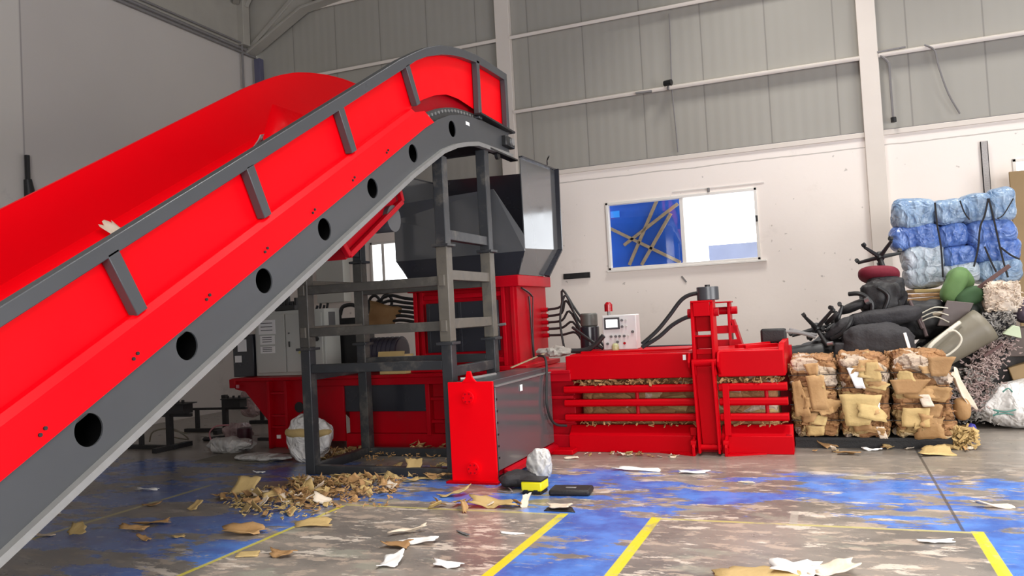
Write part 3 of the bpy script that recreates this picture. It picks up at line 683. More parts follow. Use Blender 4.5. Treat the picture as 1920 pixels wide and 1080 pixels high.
for x, s in ((-1.53, -1), (-1.17, 1)):
    MB().prism([(FY-.20, 0), (FY-.20, .10), (FY-.12, .19), (FY, .22), (FY, 0)], 'x', x-.016, x+.016).build('foot_gusset', red, bp, bevel=.004)
    a, b = sorted((x, x+s*.42)); q = [(x, FY-.20), (x+s*.42, FY-.03), (x, FY-.03)]
    MB().prism(q, 'z', .0, .018).build('foot_plate', red, bp)
    MB().box(*sorted((x+s*.05, x-s*.02)), FY-.04, FY, .21, .80 if s > 0 else .30).build('guide_strip', red, bp, bevel=.003)
    MB().cyl((x-.03, FY-.13, .13), (x+.03, FY-.13, .13), .045).build('foot_pin', red, bp)
# feed box on top with dark inspection door
FB = thing('feed_box', 'tall red feed box with a dark inspection door under the hopper', 'feed box', (-4.5, 10.2, 1.0))
MB().box(-5.26, -3.75, 9.62, 10.75, 1.003, 2.20).build('shell', redd, FB, bevel=.006)
MB().box(-5.40, -3.62, 9.50, 10.85, 1.003, 1.06).build('base_flange', redd, FB, bevel=.006)
MB().box(-5.32, -3.69, 9.54, 10.82, 2.08, 2.225).build('top_flange', redd, FB, bevel=.008)
for x in (-5.22, -5.12, -3.93, -3.80): MB().box(x-.025, x+.025, 9.56, 9.63, 1.06, 2.08).build('rib', redd, FB, bevel=.004)
for z in (1.14, 2.0): MB().box(-5.09, -3.95, 9.57, 9.63, z-.03, z+.03).build('frame_bar', redd, FB, bevel=.004)
dr = MB().box(-5.05, -4.0, 9.55, 9.60, 1.26, 1.92).build('door', M['navy'], FB, bevel=.006)
for x in (-5.02, -4.55, -4.08): MB().box(x-.02, x+.02, 9.54, 9.56, 1.26, 1.92).build('door_rib', M['navy'], dr)
MB().cyl((-4.08, 9.50, 1.58), (-3.88, 9.50, 1.60), .018).build('handle', M['steel'], dr)
MB().box(-4.12, -4.06, 9.53, 9.55, 1.80, 1.85).build('sticker', M['paper'], dr)
cb = MB().tube([(-3.73, 9.75, 2.06), (-3.72, 9.98, 2.0), (-3.72, 10.1, 1.95)], .012, 6).tube([(-3.725, 10.0, 1.95), (-3.725, 10.05, 1.1)], .012, 6, 0).tube([(-3.725, 10.15, 1.95), (-3.725, 10.08, 1.5), (-3.725, 10.08, 1.1)], .008, 6)
cb.build('side_cable', M['black'], FB)
for i in range(5): MB().cyl((-3.76, 10.55, 1.40+.09*i), (-3.66, 10.55, 1.40+.09*i), .03, n=12).build('hose_port', M['redd'], FB)

# ------------------------------------------------------------------ hopper
hp = thing('feed_hopper', 'charcoal sheet steel hopper on the red feed box behind the conveyor head', 'hopper', (-4.55, 10.2, 2.22))
hx0, hx1 = -5.50, -3.60
prof = [(9.60, 2.56), (9.60, 3.74), (11.0, 3.78), (10.95, 2.62)]
for x, s in ((hx1, 1), (hx0, -1)):
    MB().prism(prof, 'x', x-.006, x+.006).build('side_wall', M['hop'], hp)
    xb = -3.70 if s > 0 else -5.30
    MB().add([(x, 9.60, 2.57), (x, 10.95, 2.63), (xb, 10.55, 2.23), (xb, 9.60, 2.23)], [(0, 1, 2, 3)]).build('lower_side', M['hop'], hp, solid=.01, smooth=False)
    f = MB().bar((x+s*.03, 11.0, 3.80), (x+s*.03, 10.96, 2.62), .08, .03, (0, 1, 0)).bar((x+s*.03, 10.96, 2.62), (xb+s*.05, 10.56, 2.23), .08, .03, (0, 1, 0))
    f.build('edge_flange', M['navy'], hp)
    MB().bar((x+s*.015, 9.59, 3.75), (x+s*.015, 11.0, 3.79), .05, .02).build('top_flange', M['navy'], hp)
MB().add([(hx0, 11.0, 3.84), (hx1, 11.0, 3.78), (hx1, 10.95, 2.62), (hx0, 10.95, 2.62)], [(0, 1, 2, 3)]).build('back_wall', M['navy'], hp, solid=.012, smooth=False)
MB().add([(hx0, 10.95, 2.62), (hx1, 10.95, 2.62), (-3.70, 10.55, 2.23), (-5.30, 10.55, 2.23)], [(0, 1, 2, 3)]).build('lower_back', M['navy'], hp, solid=.012, smooth=False)
MB().add([(hx0, 9.60, 2.53), (hx1+.0, 9.60, 2.53), (hx1, 9.60, 2.74), (-3.96, 9.52, 3.36), (-5.42, 9.52, 3.30), (hx0, 9.60, 3.1)], [(0, 1, 2, 3, 4, 5)]).build('front_wall', M['hop'], hp, solid=.012, smooth=False)
MB().add([(hx0, 9.60, 2.53), (hx1, 9.60, 2.53), (-3.70, 9.62, 2.23), (-5.30, 9.62, 2.23)], [(0, 1, 2, 3)]).build('lower_front', M['navy'], hp, solid=.012, smooth=False)  # navy here puts the shade of a downward-facing plate into the colour
MB().tube([(-3.55, 10.55, 3.79), (-3.55, 10.56, 3.86), (-3.5, 10.5, 3.9)], .01, 6).build('wire_end', M['black'], hp)

# ------------------------------------------------------------------ side housing in front of the press
sh = thing('cylinder_housing', 'low red fronted cross housing with dark side panel sticking out of the press', 'housing', (-3.5, 8.4, 0))
MB().box(-3.755, -3.245, 7.50, 7.53, .02, 1.04).build('front_plate', M['red'], sh, bevel=.004)
MB().prism([(-3.60, 1.03), (-3.55, 1.08), (-3.53, 1.15), (-3.49, 1.15), (-3.47, 1.08), (-3.42, 1.03)], 'y', 7.50, 7.53).build('lifting_lug', M['red'], sh, bevel=.004)
for x, z in ((-3.52, .88), (-3.50, .15)):
    bz = MB().cyl((x, 7.47, z), (x, 7.50, z), .068, n=24).build('bolted_cap', M['red'], sh, bevel=.004)
    for a in range(6): MB().cyl((x+.045*math.cos(a*1.047), 7.46, z+.045*math.sin(a*1.047)), (x+.045*math.cos(a*1.047), 7.47, z+.045*math.sin(a*1.047)), .009, n=8).build('bolt', redd, bz)
MB().box(-3.80, -3.22, 7.44, 7.54, 0, .022).build('base_flange', red, sh, bevel=.003)
MB().box(-3.74, -3.27, 7.53, 9.32, .06, .97).build('shell', redd, sh)
MB().box(-3.27, -3.245, 7.56, 9.32, .12, .972).build('side_panel', M['hop'], sh, bevel=.004)
MB().box(-3.30, -3.25, 7.53, 7.56, .06, .99).build('edge_strip', M['black'], sh)
MB().box(-3.30, -3.235, 7.56, 9.32, .975, .985).build('ledge', M['steel'], sh)
MB().box(-3.70, -3.29, 7.60, 9.32, .975, 1.04).build('top_tray', M['dark'], sh, bevel=.006)
MB().prism([(-3.25, .05), (-3.25, .11), (-3.19, .09), (-3.19, .04)], 'y', 7.7, 9.32).build('bottom_rail', redd, sh, bevel=.004)
MB().box(-3.24, -3.236, 8.25, 8.32, .86, .93).build('sticker', M['paper'], sh)
for i in range(6): MB().cyl((-3.247, 7.575, .25+.12*i), (-3.235, 7.575, .25+.12*i), .012, n=8).build('bolt', M['black'], sh)
MB().box(-3.25, -2.95, 9.12, 9.33, .0, .06).build('corner_foot', red, sh, bevel=.01)
MB().tube([(-3.66, 7.62, 1.06), (-3.55, 7.75, 1.06), (-3.55, 8.3, 1.05)], .02, 8).build('top_pipe', M['steel'], sh)

# ------------------------------------------------------------------ electrics and hydraulics on the press
def boxthing(name, label, cat, a, m, part, bevel=.008):
    x0, x1, y0, y1, z0, z1 = a; t = thing(name, label, cat, ((x0+x1)/2, (y0+y1)/2, z0))
    MB().box(*a).build(part, m, t, bevel=bevel); return t
ec = boxthing('electrical_cabinet', 'light grey two door electrical cabinet with paper notices on the press deck', 'cabinet', (-7.97, -6.73, 9.62, 10.0, 1.003, 1.95), M['grey'], 'shell')
for xa, xb in ((-7.93, -7.42), (-7.40, -6.77)):
    d_ = MB().box(xa, xb, 9.60, 9.62, 1.05, 1.90).build('door', M['grey'], ec, bevel=.006)
MB().box(-7.35, -7.33, 9.585, 9.60, 1.42, 1.50).build('handle', M['black'], ec, bevel=.003)
MB().cyl((-7.34, 9.585, 1.62), (-7.34, 9.60, 1.62), .012, n=10).build('lock', M['ink'], ec)
tr = MB().prism([(-7.19, 1.32), (-7.05, 1.32), (-7.12, 1.44)], 'y', 9.592, 9.599).build('warning_sign', mat('yellow_label', (.62, .58, .2), .6), ec)
MB().prism([(-7.14, 1.34), (-7.10, 1.34), (-7.12, 1.41)], 'y', 9.590, 9.592).build('warning_mark', M['ink'], tr)
for (x0, x1, z0, z1) in ((-7.88, -7.58, 1.62, 1.83), (-7.86, -7.60, 1.47, 1.60), (-7.86, -7.60, 1.34, 1.44)):
    pp = MB().box(x0, x1, 9.594, 9.599, z0, z1).build('paper_notice', M['paper'], ec)
    for i in range(3):
        zz = z0+(z1-z0)*(.25+.25*i); MB().box(x0+.04, x1-.05, 9.592, 9.594, zz, zz+.012).build('text_line', M['ink'], pp)
MB().cyl((-6.86, 9.56, 1.52), (-6.86, 9.6, 1.52), .035).build('knob', M['black'], ec)
oc = boxthing('hydraulic_unit', 'dark upright steel tank with white labels at the left end of the press', 'tank', (-8.38, -8.0, 9.6, 10.5, 1.003, 1.63), M['navy'], 'tank')
MB().cyl((-8.3, 9.8, 1.63), (-8.3, 9.8, 1.70), .05).build('filler_cap', M['black'], oc); MB().cyl((-8.1, 9.9, 1.63), (-8.1, 9.9, 1.74), .06).build('filter', M['black'], oc)
for (x0, x1, z0, z1) in ((-8.28, -8.12, 1.38, 1.56), (-8.34, -8.22, 1.22, 1.32)): tag(MB().box(x0, x1, 9.592, 9.60, z0, z1).build('label_plate', M['paper'], oc), 'white label')
vb = boxthing('valve_block', 'black valve block with fittings on top of the grey cabinet', 'valve block', (-7.66, -7.30, 9.7, 9.95, 1.952, 2.03), M['black'], 'manifold')
for i in range(5): MB().cyl((-7.62+.07*i, 9.8, 2.03), (-7.62+.07*i, 9.8, 2.09+.05*(i % 3)), .03).build('fitting', M['rubber'], vb)
for i in range(4): MB().cyl((-6.95+.06*i, 9.75, 1.95), (-6.93+.06*i, 9.75, 2.0+.03*(i % 2)), .018, n=8).build('gland', M['black'], ec)
MB().box(-6.73, -6.725, 9.72, 9.88, 1.6, 1.9).build('vent', M['ink'], ec)
pt_ = boxthing('pump_housing', 'black hydraulic pump housing between the grey cabinet and rear stand post', 'pump', (-6.88, -6.45, 10.05, 10.5, 1.003, 1.62), M['black'], 'casing')
MB().tube([(-6.85, 10.2, 1.85), (-6.80, 10.2, 1.97), (-6.62, 10.2, 1.99), (-6.48, 10.2, 1.90)], .03, 8).build('hose', M['rubber'], pt_)
MB().box(-6.86, -6.5, 10.15, 10.4, 1.62, 1.80).build('lid', M['rubber'], pt_)
for q in (-6.85, -6.50): MB().cyl((q, 10.2, 1.62), (q, 10.2, 1.90), .02, n=8).build('upright', M['rubber'], pt_)
mt = thing('hydraulic_motor', 'round dark purple grey motor lying behind the stand beside the cardboard box', 'motor', (-6.06, 10.2, 1.003))
MB().cyl((-6.40, 10.15, 1.26), (-5.78, 10.15, 1.26), .22, n=28).build('housing', mat('dark_violet_paint', (.05, .045, .07), .4), mt, bevel=.02)
for i in range(8): MB().cyl((-6.33+.075*i, 10.15, 1.26), (-6.315+.075*i, 10.15, 1.26), .232, n=28).build('fin', mat('dark_violet_paint', (.05, .045, .07), .4) if i == 0 else bpy.data.materials['dark_violet_paint'], mt)
MB().box(-6.3, -5.9, 10.0, 10.3, 1.003, 1.06).build('foot', M['black'], mt)
cbx = boxthing('cardboard_box', 'open tan cardboard box on the press deck behind the stand', 'box', (-5.70, -5.30, 9.36, 9.60, 1.003, 1.26), M['cardy'], 'box_body', .004)
MB().box(-5.70, -5.30, 9.34, 9.35, 1.22, 1.31, rotm(R(-15), 0, 0)).build('flap', M['cardy'], cbx)
single('cardboard_sheet', crumple(.42, .40, 5, .4, .15), M['card'], 'crumpled brown cardboard wedged among the hoses left of the feed box', 'cardboard', loc=(0, 0, 0), solid=.006).matrix_world = Matrix.Translation((-6.22, 10.35, 1.78)) @ Matrix.Rotation(R(70), 4, 'X') @ Matrix.Rotation(R(35), 4, 'Y')
rnd = random.Random(4)
for i in range(7):
    z = 2.02-.065*i
    single('hydraulic_hose', MB().tube([(-5.27, 10.5-.06*i, z-.08), (-5.6, 10.55-.05*i, z-.02), (-5.95, 10.6-.04*i, z+.03), (-6.25, 10.62-.03*i, z+.09-.02*i), (-6.55, 10.65-.02*i, z-.04)], .024, 8), M['rubber'],
           'black hydraulic hose arching into the left side of the red feed box', 'hose', group='hoses left of the feed box')
for i in range(2):
    single('hose_loop', MB().tube([(-6.72+.22*i, 10.8, 1.85), (-6.70+.22*i, 10.8, 2.06), (-6.61+.22*i, 10.8, 2.13), (-6.52+.22*i, 10.8, 2.05), (-6.56+.22*i, 10.8, 1.80)], .024, 8), M['rubber'],
           ('left' if i == 0 else 'right')+' one of two small black hose loops above the crumpled cardboard', 'hose')
for i in range(5):
    z = 1.40+.09*i
    single('pressure_hose', MB().tube([(-3.66, 10.55, z), (-3.45, 10.52, z+.01*i), (-3.25-.04*i, 10.5, z+(.02+.06*i)), (-3.12-.02*i, 10.45, z-.18+.03*i), (-3.05+.06*i, 10.35, 1.21)], .017, 8), M['rubber'],
           'thin black hose running from the right side of the feed box to the press roof', 'hose', group='hoses right of the feed box')
single('hose_arch', MB().tube([(-3.40, 10.4, 1.20), (-3.44, 10.4, 1.6), (-3.36, 10.4, 1.93), (-3.28, 10.4, 1.83), (-3.18, 10.4, 1.5), (-3.1, 10.4, 1.2)], .016, 8), M['rubber'], 'black hose arching highest beside the right side of the feed box', 'hose')
single('diagonal_pipe', MB().tube([(-3.20, 10.2, 1.50), (-2.9, 9.95, 1.33), (-2.72, 9.9, 1.22)], .022, 8), M['rubber'], 'black diagonal hose in front of the dark motor left of the control panel', 'hose')
single('bent_hose', MB().tube([(-3.25, 9.75, 1.22), (-2.95, 9.75, 1.21), (-2.80, 9.75, 1.26), (-2.66, 9.75, 1.39)], .032, 8), M['rubber'], 'thick black bent hose lying on the press roof beside the control panel', 'hose')
vm = thing('valve_motor', 'dark upright cylinder motor left of the control panel', 'motor', (-3.0, 10.3, 1.17))
MB().cyl((-3.0, 10.3, 1.17), (-3.0, 10.3, 1.50), .13, n=24).build('body', M['navy'], vm, bevel=.006)
MB().cyl((-3.0, 10.3, 1.50), (-3.0, 10.3, 1.68), .115, n=24).build('cap', mat('grey_olive_paint', (.09, .09, .08), .45), vm, bevel=.02)
MB().box(-3.2, -2.8, 10.15, 10.45, 1.17, 1.20).build('base', M['dark'], vm)
cp = boxthing('control_panel', 'white control box with a small lit screen and buttons on the press roof', 'control panel', (-2.70, -2.26, 9.86, 10.06, 1.20, 1.64), mat('panel_white', (.66, .65, .64), .45, var=.03), 'housing', .012)
sc = MB().box(-2.67, -2.47, 9.84, 9.86, 1.46, 1.61).build('screen_frame', mat('dark_bezel', (.05, .05, .055), .4), cp, bevel=.004)
tag(MB().box(-2.645, -2.495, 9.836, 9.841, 1.485, 1.585).build('screen', M['screen'], sc), 'glowing white screen')
for (x, z) in ((-2.44, 1.57), (-2.44, 1.49), (-2.59, 1.37), (-2.53, 1.37), (-2.48, 1.37), (-2.42, 1.37), (-2.51, 1.30), (-2.64, 1.28), (-2.42, 1.28)):
    MB().cyl((x, 9.835, z), (x, 9.86, z), .016, n=12).build('button', M['ink'] if (x, z) != (-2.42, 1.28) else M['lens'], cp)
for (x, z) in ((-2.39, 1.57), (-2.39, 1.49), (-2.37, 1.37)): MB().cyl((x, 9.845, z), (x, 9.86, z), .012, n=12).build('button', M['grey'], cp)
MB().cyl((-2.31, 9.84, 1.42), (-2.31, 9.86, 1.42), .018, n=12).build('lock', M['ink'], cp)
MB().box(-2.60, -2.36, 9.90, 10.0, 1.17, 1.20).build('foot', M['dark'], cp)
bl = thing('warning_beacon', 'small red beacon on a short stem above the control panel', 'beacon', (-2.63, 9.95, 1.64))
MB().cyl((-2.63, 9.95, 1.64), (-2.63, 9.95, 1.69), .02, n=12).build('stem', M['steel'], bl)
MB().cyl((-2.63, 9.95, 1.69), (-2.63, 9.95, 1.78), .052, n=20).cyl((-2.63, 9.95, 1.78), (-2.63, 9.95, 1.81), .052, .025, n=20).build('lens', M['lens'], bl, smooth=True)
def pts(y, *ps): return [D(*p, y) for p in ps]
single('ram_hose', MB().tube(pts(9.45, (1325, 550), (1300, 551), (1278, 562), (1255, 592), (1232, 620), (1204, 645)), .024, 8), M['rubber'], 'black hose from the ram cylinder on the tower, upper of the two', 'hose')
single('ram_hose', MB().tube(pts(9.45, (1302, 593), (1285, 596), (1260, 610), (1235, 632), (1204, 651)), .024, 8), M['rubber'], 'black hose from the middle of the red tower, lower of the two', 'hose')
single('debris_heap', blob(-3.30, 9.75, 1.21, .34, .24, .10, 2.2, .6, 6, 3, 10, ridge=.02), M['shredg'], 'pale crumpled paper heap on the press roof beside the feed box', 'waste')
single('plastic_bottle', blob(-2.52, 9.76, 1.23, .09, .09, .12, 2.5, .1, 5, 3, 6), mat('pale_green_plastic', (.42, .43, .22), .3), 'small pale green bottle in front of the control panel', 'bottle')
single('wooden_lath', MB().bar((-3.70, 9.15, 1.06), (-3.38, 9.5, 1.20), .035, .012), M['wood'], 'pale lath leaning on the feed box above the dark housing', 'lath')
single('power_cable', MB().tube([(-3.45, 9.45, 1.18), (-3.30, 9.3, 1.16), (-3.215, 9.1, .98), (-3.20, 9.0, .62), (-3.18, 9.15, .38), (-3.08, 9.33, .32)], .016, 8), M['rubber'], 'black cable hanging down the dark side panel of the housing', 'cable')
sm = boxthing('seat_back', 'black rounded plastic backrest standing on the right end of the press', 'backrest', (-.82, -.51, 10.38, 10.44, 1.18, 1.37), M['blk'], 'shell', .03)
MB().tube([(-.53, 10.4, 1.33), (-.35, 10.6, 1.29), (-.2, 10.9, 1.22)], .02, 8).build('support_rod', M['pipe'], sm)

# ------------------------------------------------------------------ bales of cardboard
def bale(x0, x1, y0, y1, z0, z1, label, seed, extra=()):
    cx, cy, cz = (x0+x1)/2, (y0+y1)/2, (z0+z1)/2
    t = thing('cardboard_bale', label, 'bale', (cx, cy, z0), 'cardboard bales beside the press')
    mb = blob(cx, cy, cz, x1-x0, y1-y0, z1-z0, 12, .0, 2, seed, 46)
    wires = [z0+(z1-z0)*q for q in (.22, .42, .62, .80)]
    def facet(q, sc, hz):
        e = Vector((q.x*sc+seed*7, q.y*sc, q.z*sc*hz)); d_, pt = noise.voronoi(e)
        a = noise.noise(pt[0]*3.3); bx = noise.noise(pt[0]*5.1+Vector((9, 0, 0))); bz = noise.noise(pt[0]*4.7+Vector((0, 7, 0)))
        return a + bx*(e.x-pt[0].x)*1.2 + bz*(e.z-pt[0].z)*1.0
    for p in mb.v:
        q = p.copy()
        n = noise.fractal(Vector((q.x*6+seed*9, q.y*6, q.z*9)), 1, 2, 4)
        pin = sum(math.exp(-((q.z-wz)/.02)**2) for wz in wires)
        dv = Vector(((q.x-cx)**5*60, (q.y-cy)**5*4, (q.z-cz)**5*10)); dv = dv.normalized() if dv.length > 1e-9 else Vector((0, -1, 0))
        p += dv*(.055*facet(q, 4.2, 2.0)+.03*facet(q, 10, 1.5)+.022*n-.022*pin)
    mb.build('compressed_body', M['bale'], t, angle=24)
    for wz in wires:
        e = .012
        MB().tube([(x0-e, y0-.0, wz), (x1+e, y0, wz), (x1+e, y1, wz), (x0-e, y1, wz), (x0-e, y0, wz)], .004, 5, 0).build('baling_wire', M['black'], t)
    rr = random.Random(seed)
    for i in range(11):
        w_, h_ = rr.uniform(.12, .30), rr.uniform(.07, .16)
        c = crumple(w_, h_, seed*31+i, rr.uniform(-.25, .35), .15, 6, .15)
        rm = rotm(R(90+rr.uniform(-14, 6)), rr.uniform(-.25, .25), rr.uniform(-.2, .2)); o_ = Vector((rr.uniform(x0+.12, x1-.12), y0-.025, rr.uniform(z0+.06, z1-.10)))
        c.v = [rm @ p + o_ for p in c.v]
        c.build('torn_flap', M['cardy'] if i % 4 == 0 else M['card'], t, solid=.006)
    for (nm, pa_, pb_, m_) in extra:
        a_, b_ = D(*pa_, y0-.045), D(*pb_, y0-.045)
        c = crumple(abs(b_.x-a_.x), abs(a_.z-b_.z), seed*77+int(pa_[0]), .12, .08, 7, .06); rm = rotm(R(90-3), 0, 0); mid = (a_+b_)/2
        c.v = [rm @ p + mid for p in c.v]; c.build(nm, M[m_], t, solid=.005)
    return t
bale(-.47, .02, 9.74, 10.85, .13, 1.02, 'brown cardboard bale touching the right end of the press', 1, [('carton_face', (1515, 705), (1552, 768), 'card'), ('carton_face', (1486, 715), (1514, 780), 'card')])
bale(.055, .555, 9.70, 10.85, .13, 1.04, 'brown cardboard bale with a tan sheet on its face, middle of three', 2, [('carton_face', (1578, 740), (1645, 798), 'cardy'), ('paper_label', (1594, 690), (1618, 728), 'paper'), ('carton_face', (1620, 680), (1650, 715), 'cardy'), ('paper_label', (1636, 755), (1650, 772), 'paper'), ('paper_label', (1645, 800), (1662, 822), 'pale')])
bale(.60, 1.17, 9.70, 10.85, .13, 1.03, 'brown cardboard bale at the right end of the row of three', 3, [('carton_face', (1672, 712), (1735, 738), 'card'), ('carton_face', (1740, 670), (1785, 705), 'card'), ('carton_face', (1690, 765), (1745, 800), 'cardy'), ('paper_label', (1725, 740), (1748, 762), 'pale')])
for (px0, py0, px1, py1, lb) in ((1562, 740, 1652, 798, 'large flat tan carton face on the middle bale'),):
    pass
sk = thing('black_skid', 'low black skid under the row of cardboard bales', 'skid', (.35, 10.3, 0))
for y in (9.82, 10.3, 10.7): MB().box(-.46, 1.15, y, y+.10, 0, .09).build('runner', M['blk'], sk)
MB().box(-.46, 1.15, 9.78, 10.8, .09, .125).build('deck', M['blk'], sk)
single('pressed_cardboard', blob(-1.8, 10.06, .58, 2.36, .88, .98, 10, .0, 2, 9, 24), M['bale'], 'brown cardboard being pressed, seen between the red side bars', 'cardboard')
# fringe of torn card along the gap under the upper beam
def shreds(name, n, box, size, m, label, cat, seed, jit=1.0, kind='stuff', where=None):
    rr = random.Random(seed); mb = MB(); x0, x1, y0, y1, z0, z1 = box
    for i in range(n):
        c = Vector((rr.uniform(x0, x1), rr.uniform(y0, y1), rr.uniform(z0, z1)))
        if where: c = where(rr)
        a = Vector((rr.gauss(0, 1), rr.gauss(0, 1), rr.gauss(0, .6*jit))).normalized()*rr.uniform(.4, 1)*size
        b = a.orthogonal().normalized()*size*rr.uniform(.12, .35)
        k_ = Vector((0, 0, rr.uniform(-.3, .3)*size))
        e = a.cross(b).normalized()*.003
        top = [c-a-b, c-b*.8+k_, c+a-b, c+a+b, c+b*.9+k_, c-a+b]
        mb.add([p+e for p in top]+[p-e for p in top], [(0, 1, 4, 5), (1, 2, 3, 4), (11, 10, 7, 6), (10, 9, 8, 7), (0, 6, 7, 1), (1, 7, 8, 2), (2, 8, 9, 3), (3, 9, 10, 4), (4, 10, 11, 5), (5, 11, 6, 0)])
    return single(name, mb, m, label, cat, kind=kind)
shreds('torn_cardboard_fringe', 170, (-3.0, -.52, FY-.01, FY+.14, .80, .86), .05, M['card'], 'fringe of torn cardboard sticking out below the upper red beam', 'cardboard', 5)
shreds('torn_cardboard_fringe', 60, (-3.0, -.52, FY+.02, FY+.14, .31, .35), .04, M['card'], 'fringe of torn cardboard lying along the red base beam', 'cardboard', 6)

# ------------------------------------------------------------------ litter of torn cardboard
protos = {}
def proto(i, m, w, h, curl, lump, jag=.25):
    mb = crumple(w, h, 100+i, curl, lump, 6, jag); o = mb.build('p', m, None, solid=.005)
    me = o.data; bpy.data.objects.remove(o); return me
P_card = [proto(i, M[['card', 'card', 'cardy'][i % 3]], .07+.016*(i % 5), .04+.010*(i % 4), [.3, -.3, .8, .5, -.6][i % 5], .3) for i in range(15)]
P_pale = [proto(40+i, M['pale'], .09+.015*i, .05+.01*i, .4, .3) for i in range(4)]
def scrap(name, me, loc, rot, s, label, cat, group=None, solid=.005):
    o = bpy.data.objects.new(name, me); C.objects.link(o); o.location = loc; o.rotation_euler = rot
    o.scale = (s, s, s)
    q = o.modifiers.new('solid', 'SOLIDIFY'); q.thickness = solid; q.offset = 0
    return tag(o, label, cat, group)
rnd = random.Random(11)
def heap(n, corners, zmax, label, group, name='cardboard_scrap', smin=.7, smax=1.5, pale=.06):
    """scatter over a quadrilateral of floor points, denser and higher in the middle"""
    A, B_, C_, D_ = [onf(*c) for c in corners]
    for i in range(n):
        u, v = rnd.random(), .5+.5*max(-1, min(1, rnd.gauss(0, .5)))
        p = (A*(1-u)+B_*u)*(1-v)+(D_*(1-u)+C_*u)*v
        p.z = max(.0, zmax*rnd.random()*(1-abs(2*v-1)))
        me = rnd.choice(P_pale) if rnd.random() < pale else rnd.choice(P_card)
        t_ = .25 if p.z < .02 else .8
        scrap(name, me, p, (rnd.uniform(-t_, t_), rnd.uniform(-t_, t_), rnd.uniform(0, 6.28)), rnd.uniform(smin, smax), label, 'cardboard scrap', group)
heap(120, [(545, 900), (760, 893), (720, 945), (560, 950)], .11, 'torn brown cardboard scrap in the heap in front of the dark stand', 'scraps heaped before the stand')
heap(62, [(400, 930), (545, 910), (640, 955), (480, 972)], .07, 'torn brown cardboard scrap in the scattering left of the main heap', 'scraps left of the main heap')
heap(40, [(610, 845), (840, 838), (840, 858), (600, 862)], .08, 'torn cardboard scrap lying along the foot of the press behind the stand', 'scraps at the foot of the press')
heap(14, [(700, 872), (840, 872), (840, 905), (720, 905)], .05, 'torn cardboard scrap on the floor inside the stand base', 'scraps inside the stand base', smin=.9, smax=1.7)
heap(12, [(580, 850), (640, 845), (650, 868), (590, 870)], .09, 'torn cardboard scrap piled beside the white sack', 'scraps beside the white sack')
heap(22, [(1075, 850), (1290, 853), (1290, 860), (1080, 856)], .02, 'small scrap of torn card along the foot of the red press', 'scraps along the outlet chamber', smin=.4, smax=.8, pale=.4)
heap(18, [(1485, 835), (1830, 835), (1840, 850), (1490, 855)], .03, 'small torn cardboard scrap on the floor in front of the bales', 'scraps in front of the bales', smin=.5, smax=1.1, pale=.2)
heap(10, [(775, 945), (985, 945), (980, 958), (770, 956)], .05, 'torn brown cardboard scrap in the small heap on the thin yellow line', 'scraps on the yellow line', smin=.7, smax=1.4)
def quad(corners, zmax):
    A, B_, C_, D_ = [onf(*c) for c in corners]
    def w(rr):
        u, v = rr.random(), .5+.5*max(-1, min(1, rr.gauss(0, .5)))
        p = (A*(1-u)+B_*u)*(1-v)+(D_*(1-u)+C_*u)*v; p.z = .008+zmax*rr.random()*(1-abs(2*v-1)); return p
    return w
_b = (0, 1, 0, 1, 0, 1)
shreds('cardboard_crumbs', 420, _b, .032, M['card'], 'fine torn cardboard crumbs among the scraps in front of the stand', 'cardboard crumbs', 91, .5, where=quad([(540, 898), (765, 890), (725, 948), (550, 955)], .10))
shreds('cardboard_crumbs', 260, _b, .028, M['cardy'], 'fine torn cardboard crumbs in the scattering left of the main heap', 'cardboard crumbs', 92, .4, where=quad([(395, 928), (545, 908), (650, 960), (470, 980)], .05))
shreds('cardboard_crumbs', 240, _b, .030, M['card'], 'fine cardboard crumbs along the foot of the press behind the stand', 'cardboard crumbs', 93, .6, where=quad([(605, 846), (840, 838), (840, 862), (595, 866)], .07))

# single pieces of litter that can be told apart: pixel of the piece, size, shape
def piece(name, px, py, w, h, m, label, cat, seed, curl=.4, lump=.25, rz=0, rx=0, ry=0, jag=.25, z=0, solid=.006, res=8):
    mb = crumple(w, h, seed, curl*.5, lump*.6, res, jag); rm = rotm(R(rx), R(ry), R(rz))
    mb.v = [rm @ p for p in mb.v]; zm = min(p.z for p in mb.v); p0 = onf(px, py, z)
    mb.v = [p + Vector((p0.x, p0.y, z-zm+.004)) for p in mb.v]
    return single(name, mb, m, label, cat, solid=solid)
ca, cy_, pa, pp_ = M['card'], M['cardy'], M['pale'], M['paper']
pc = 'cardboard piece'
piece('cardboard_piece', 465, 1040, .17, .14, cy_, 'flat tan cardboard square lying nearest the left yellow line', pc, 1, .05, .05, 20, jag=.08)
piece('cardboard_piece', 530, 1043, .17, .10, ca, 'small ragged brown cardboard right of the flat tan square', pc, 2, .8, .4, 10)
piece('cardboard_piece', 455, 1000, .34, .16, ca, 'long curled brown cardboard strip lying on the blue floor', pc, 3, .8, .35, 10, ry=6)
piece('cardboard_piece', 592, 985, .28, .13, cy_, 'tan bent cardboard piece lying across the left yellow line', pc, 4, .6, .3, 8)
piece('cardboard_piece', 462, 925, .22, .20, cy_, 'upright tan cardboard flap standing out of the left scattering', pc, 5, .5, .2, 20, rx=50)
piece('cardboard_piece', 147, 1000, .13, .12, cy_, 'tan cardboard scrap leaning upright near the conveyor foot', pc, 6, .3, .2, 30, rx=45)
piece('cardboard_piece', 250, 995, .22, .07, ca, 'thin brown cardboard strip left of the bent brown strip', pc, 7, .6, .4, 20)
piece('cardboard_piece', 290, 982, .25, .08, ca, 'bent brown cardboard strip halfway between conveyor foot and heap', pc, 8, .9, .3, 28)
piece('cardboard_piece', 272, 1012, .12, .06, ca, 'dark brown curled scrap below the bent brown strip', pc, 9, 1.2, .4, -10)
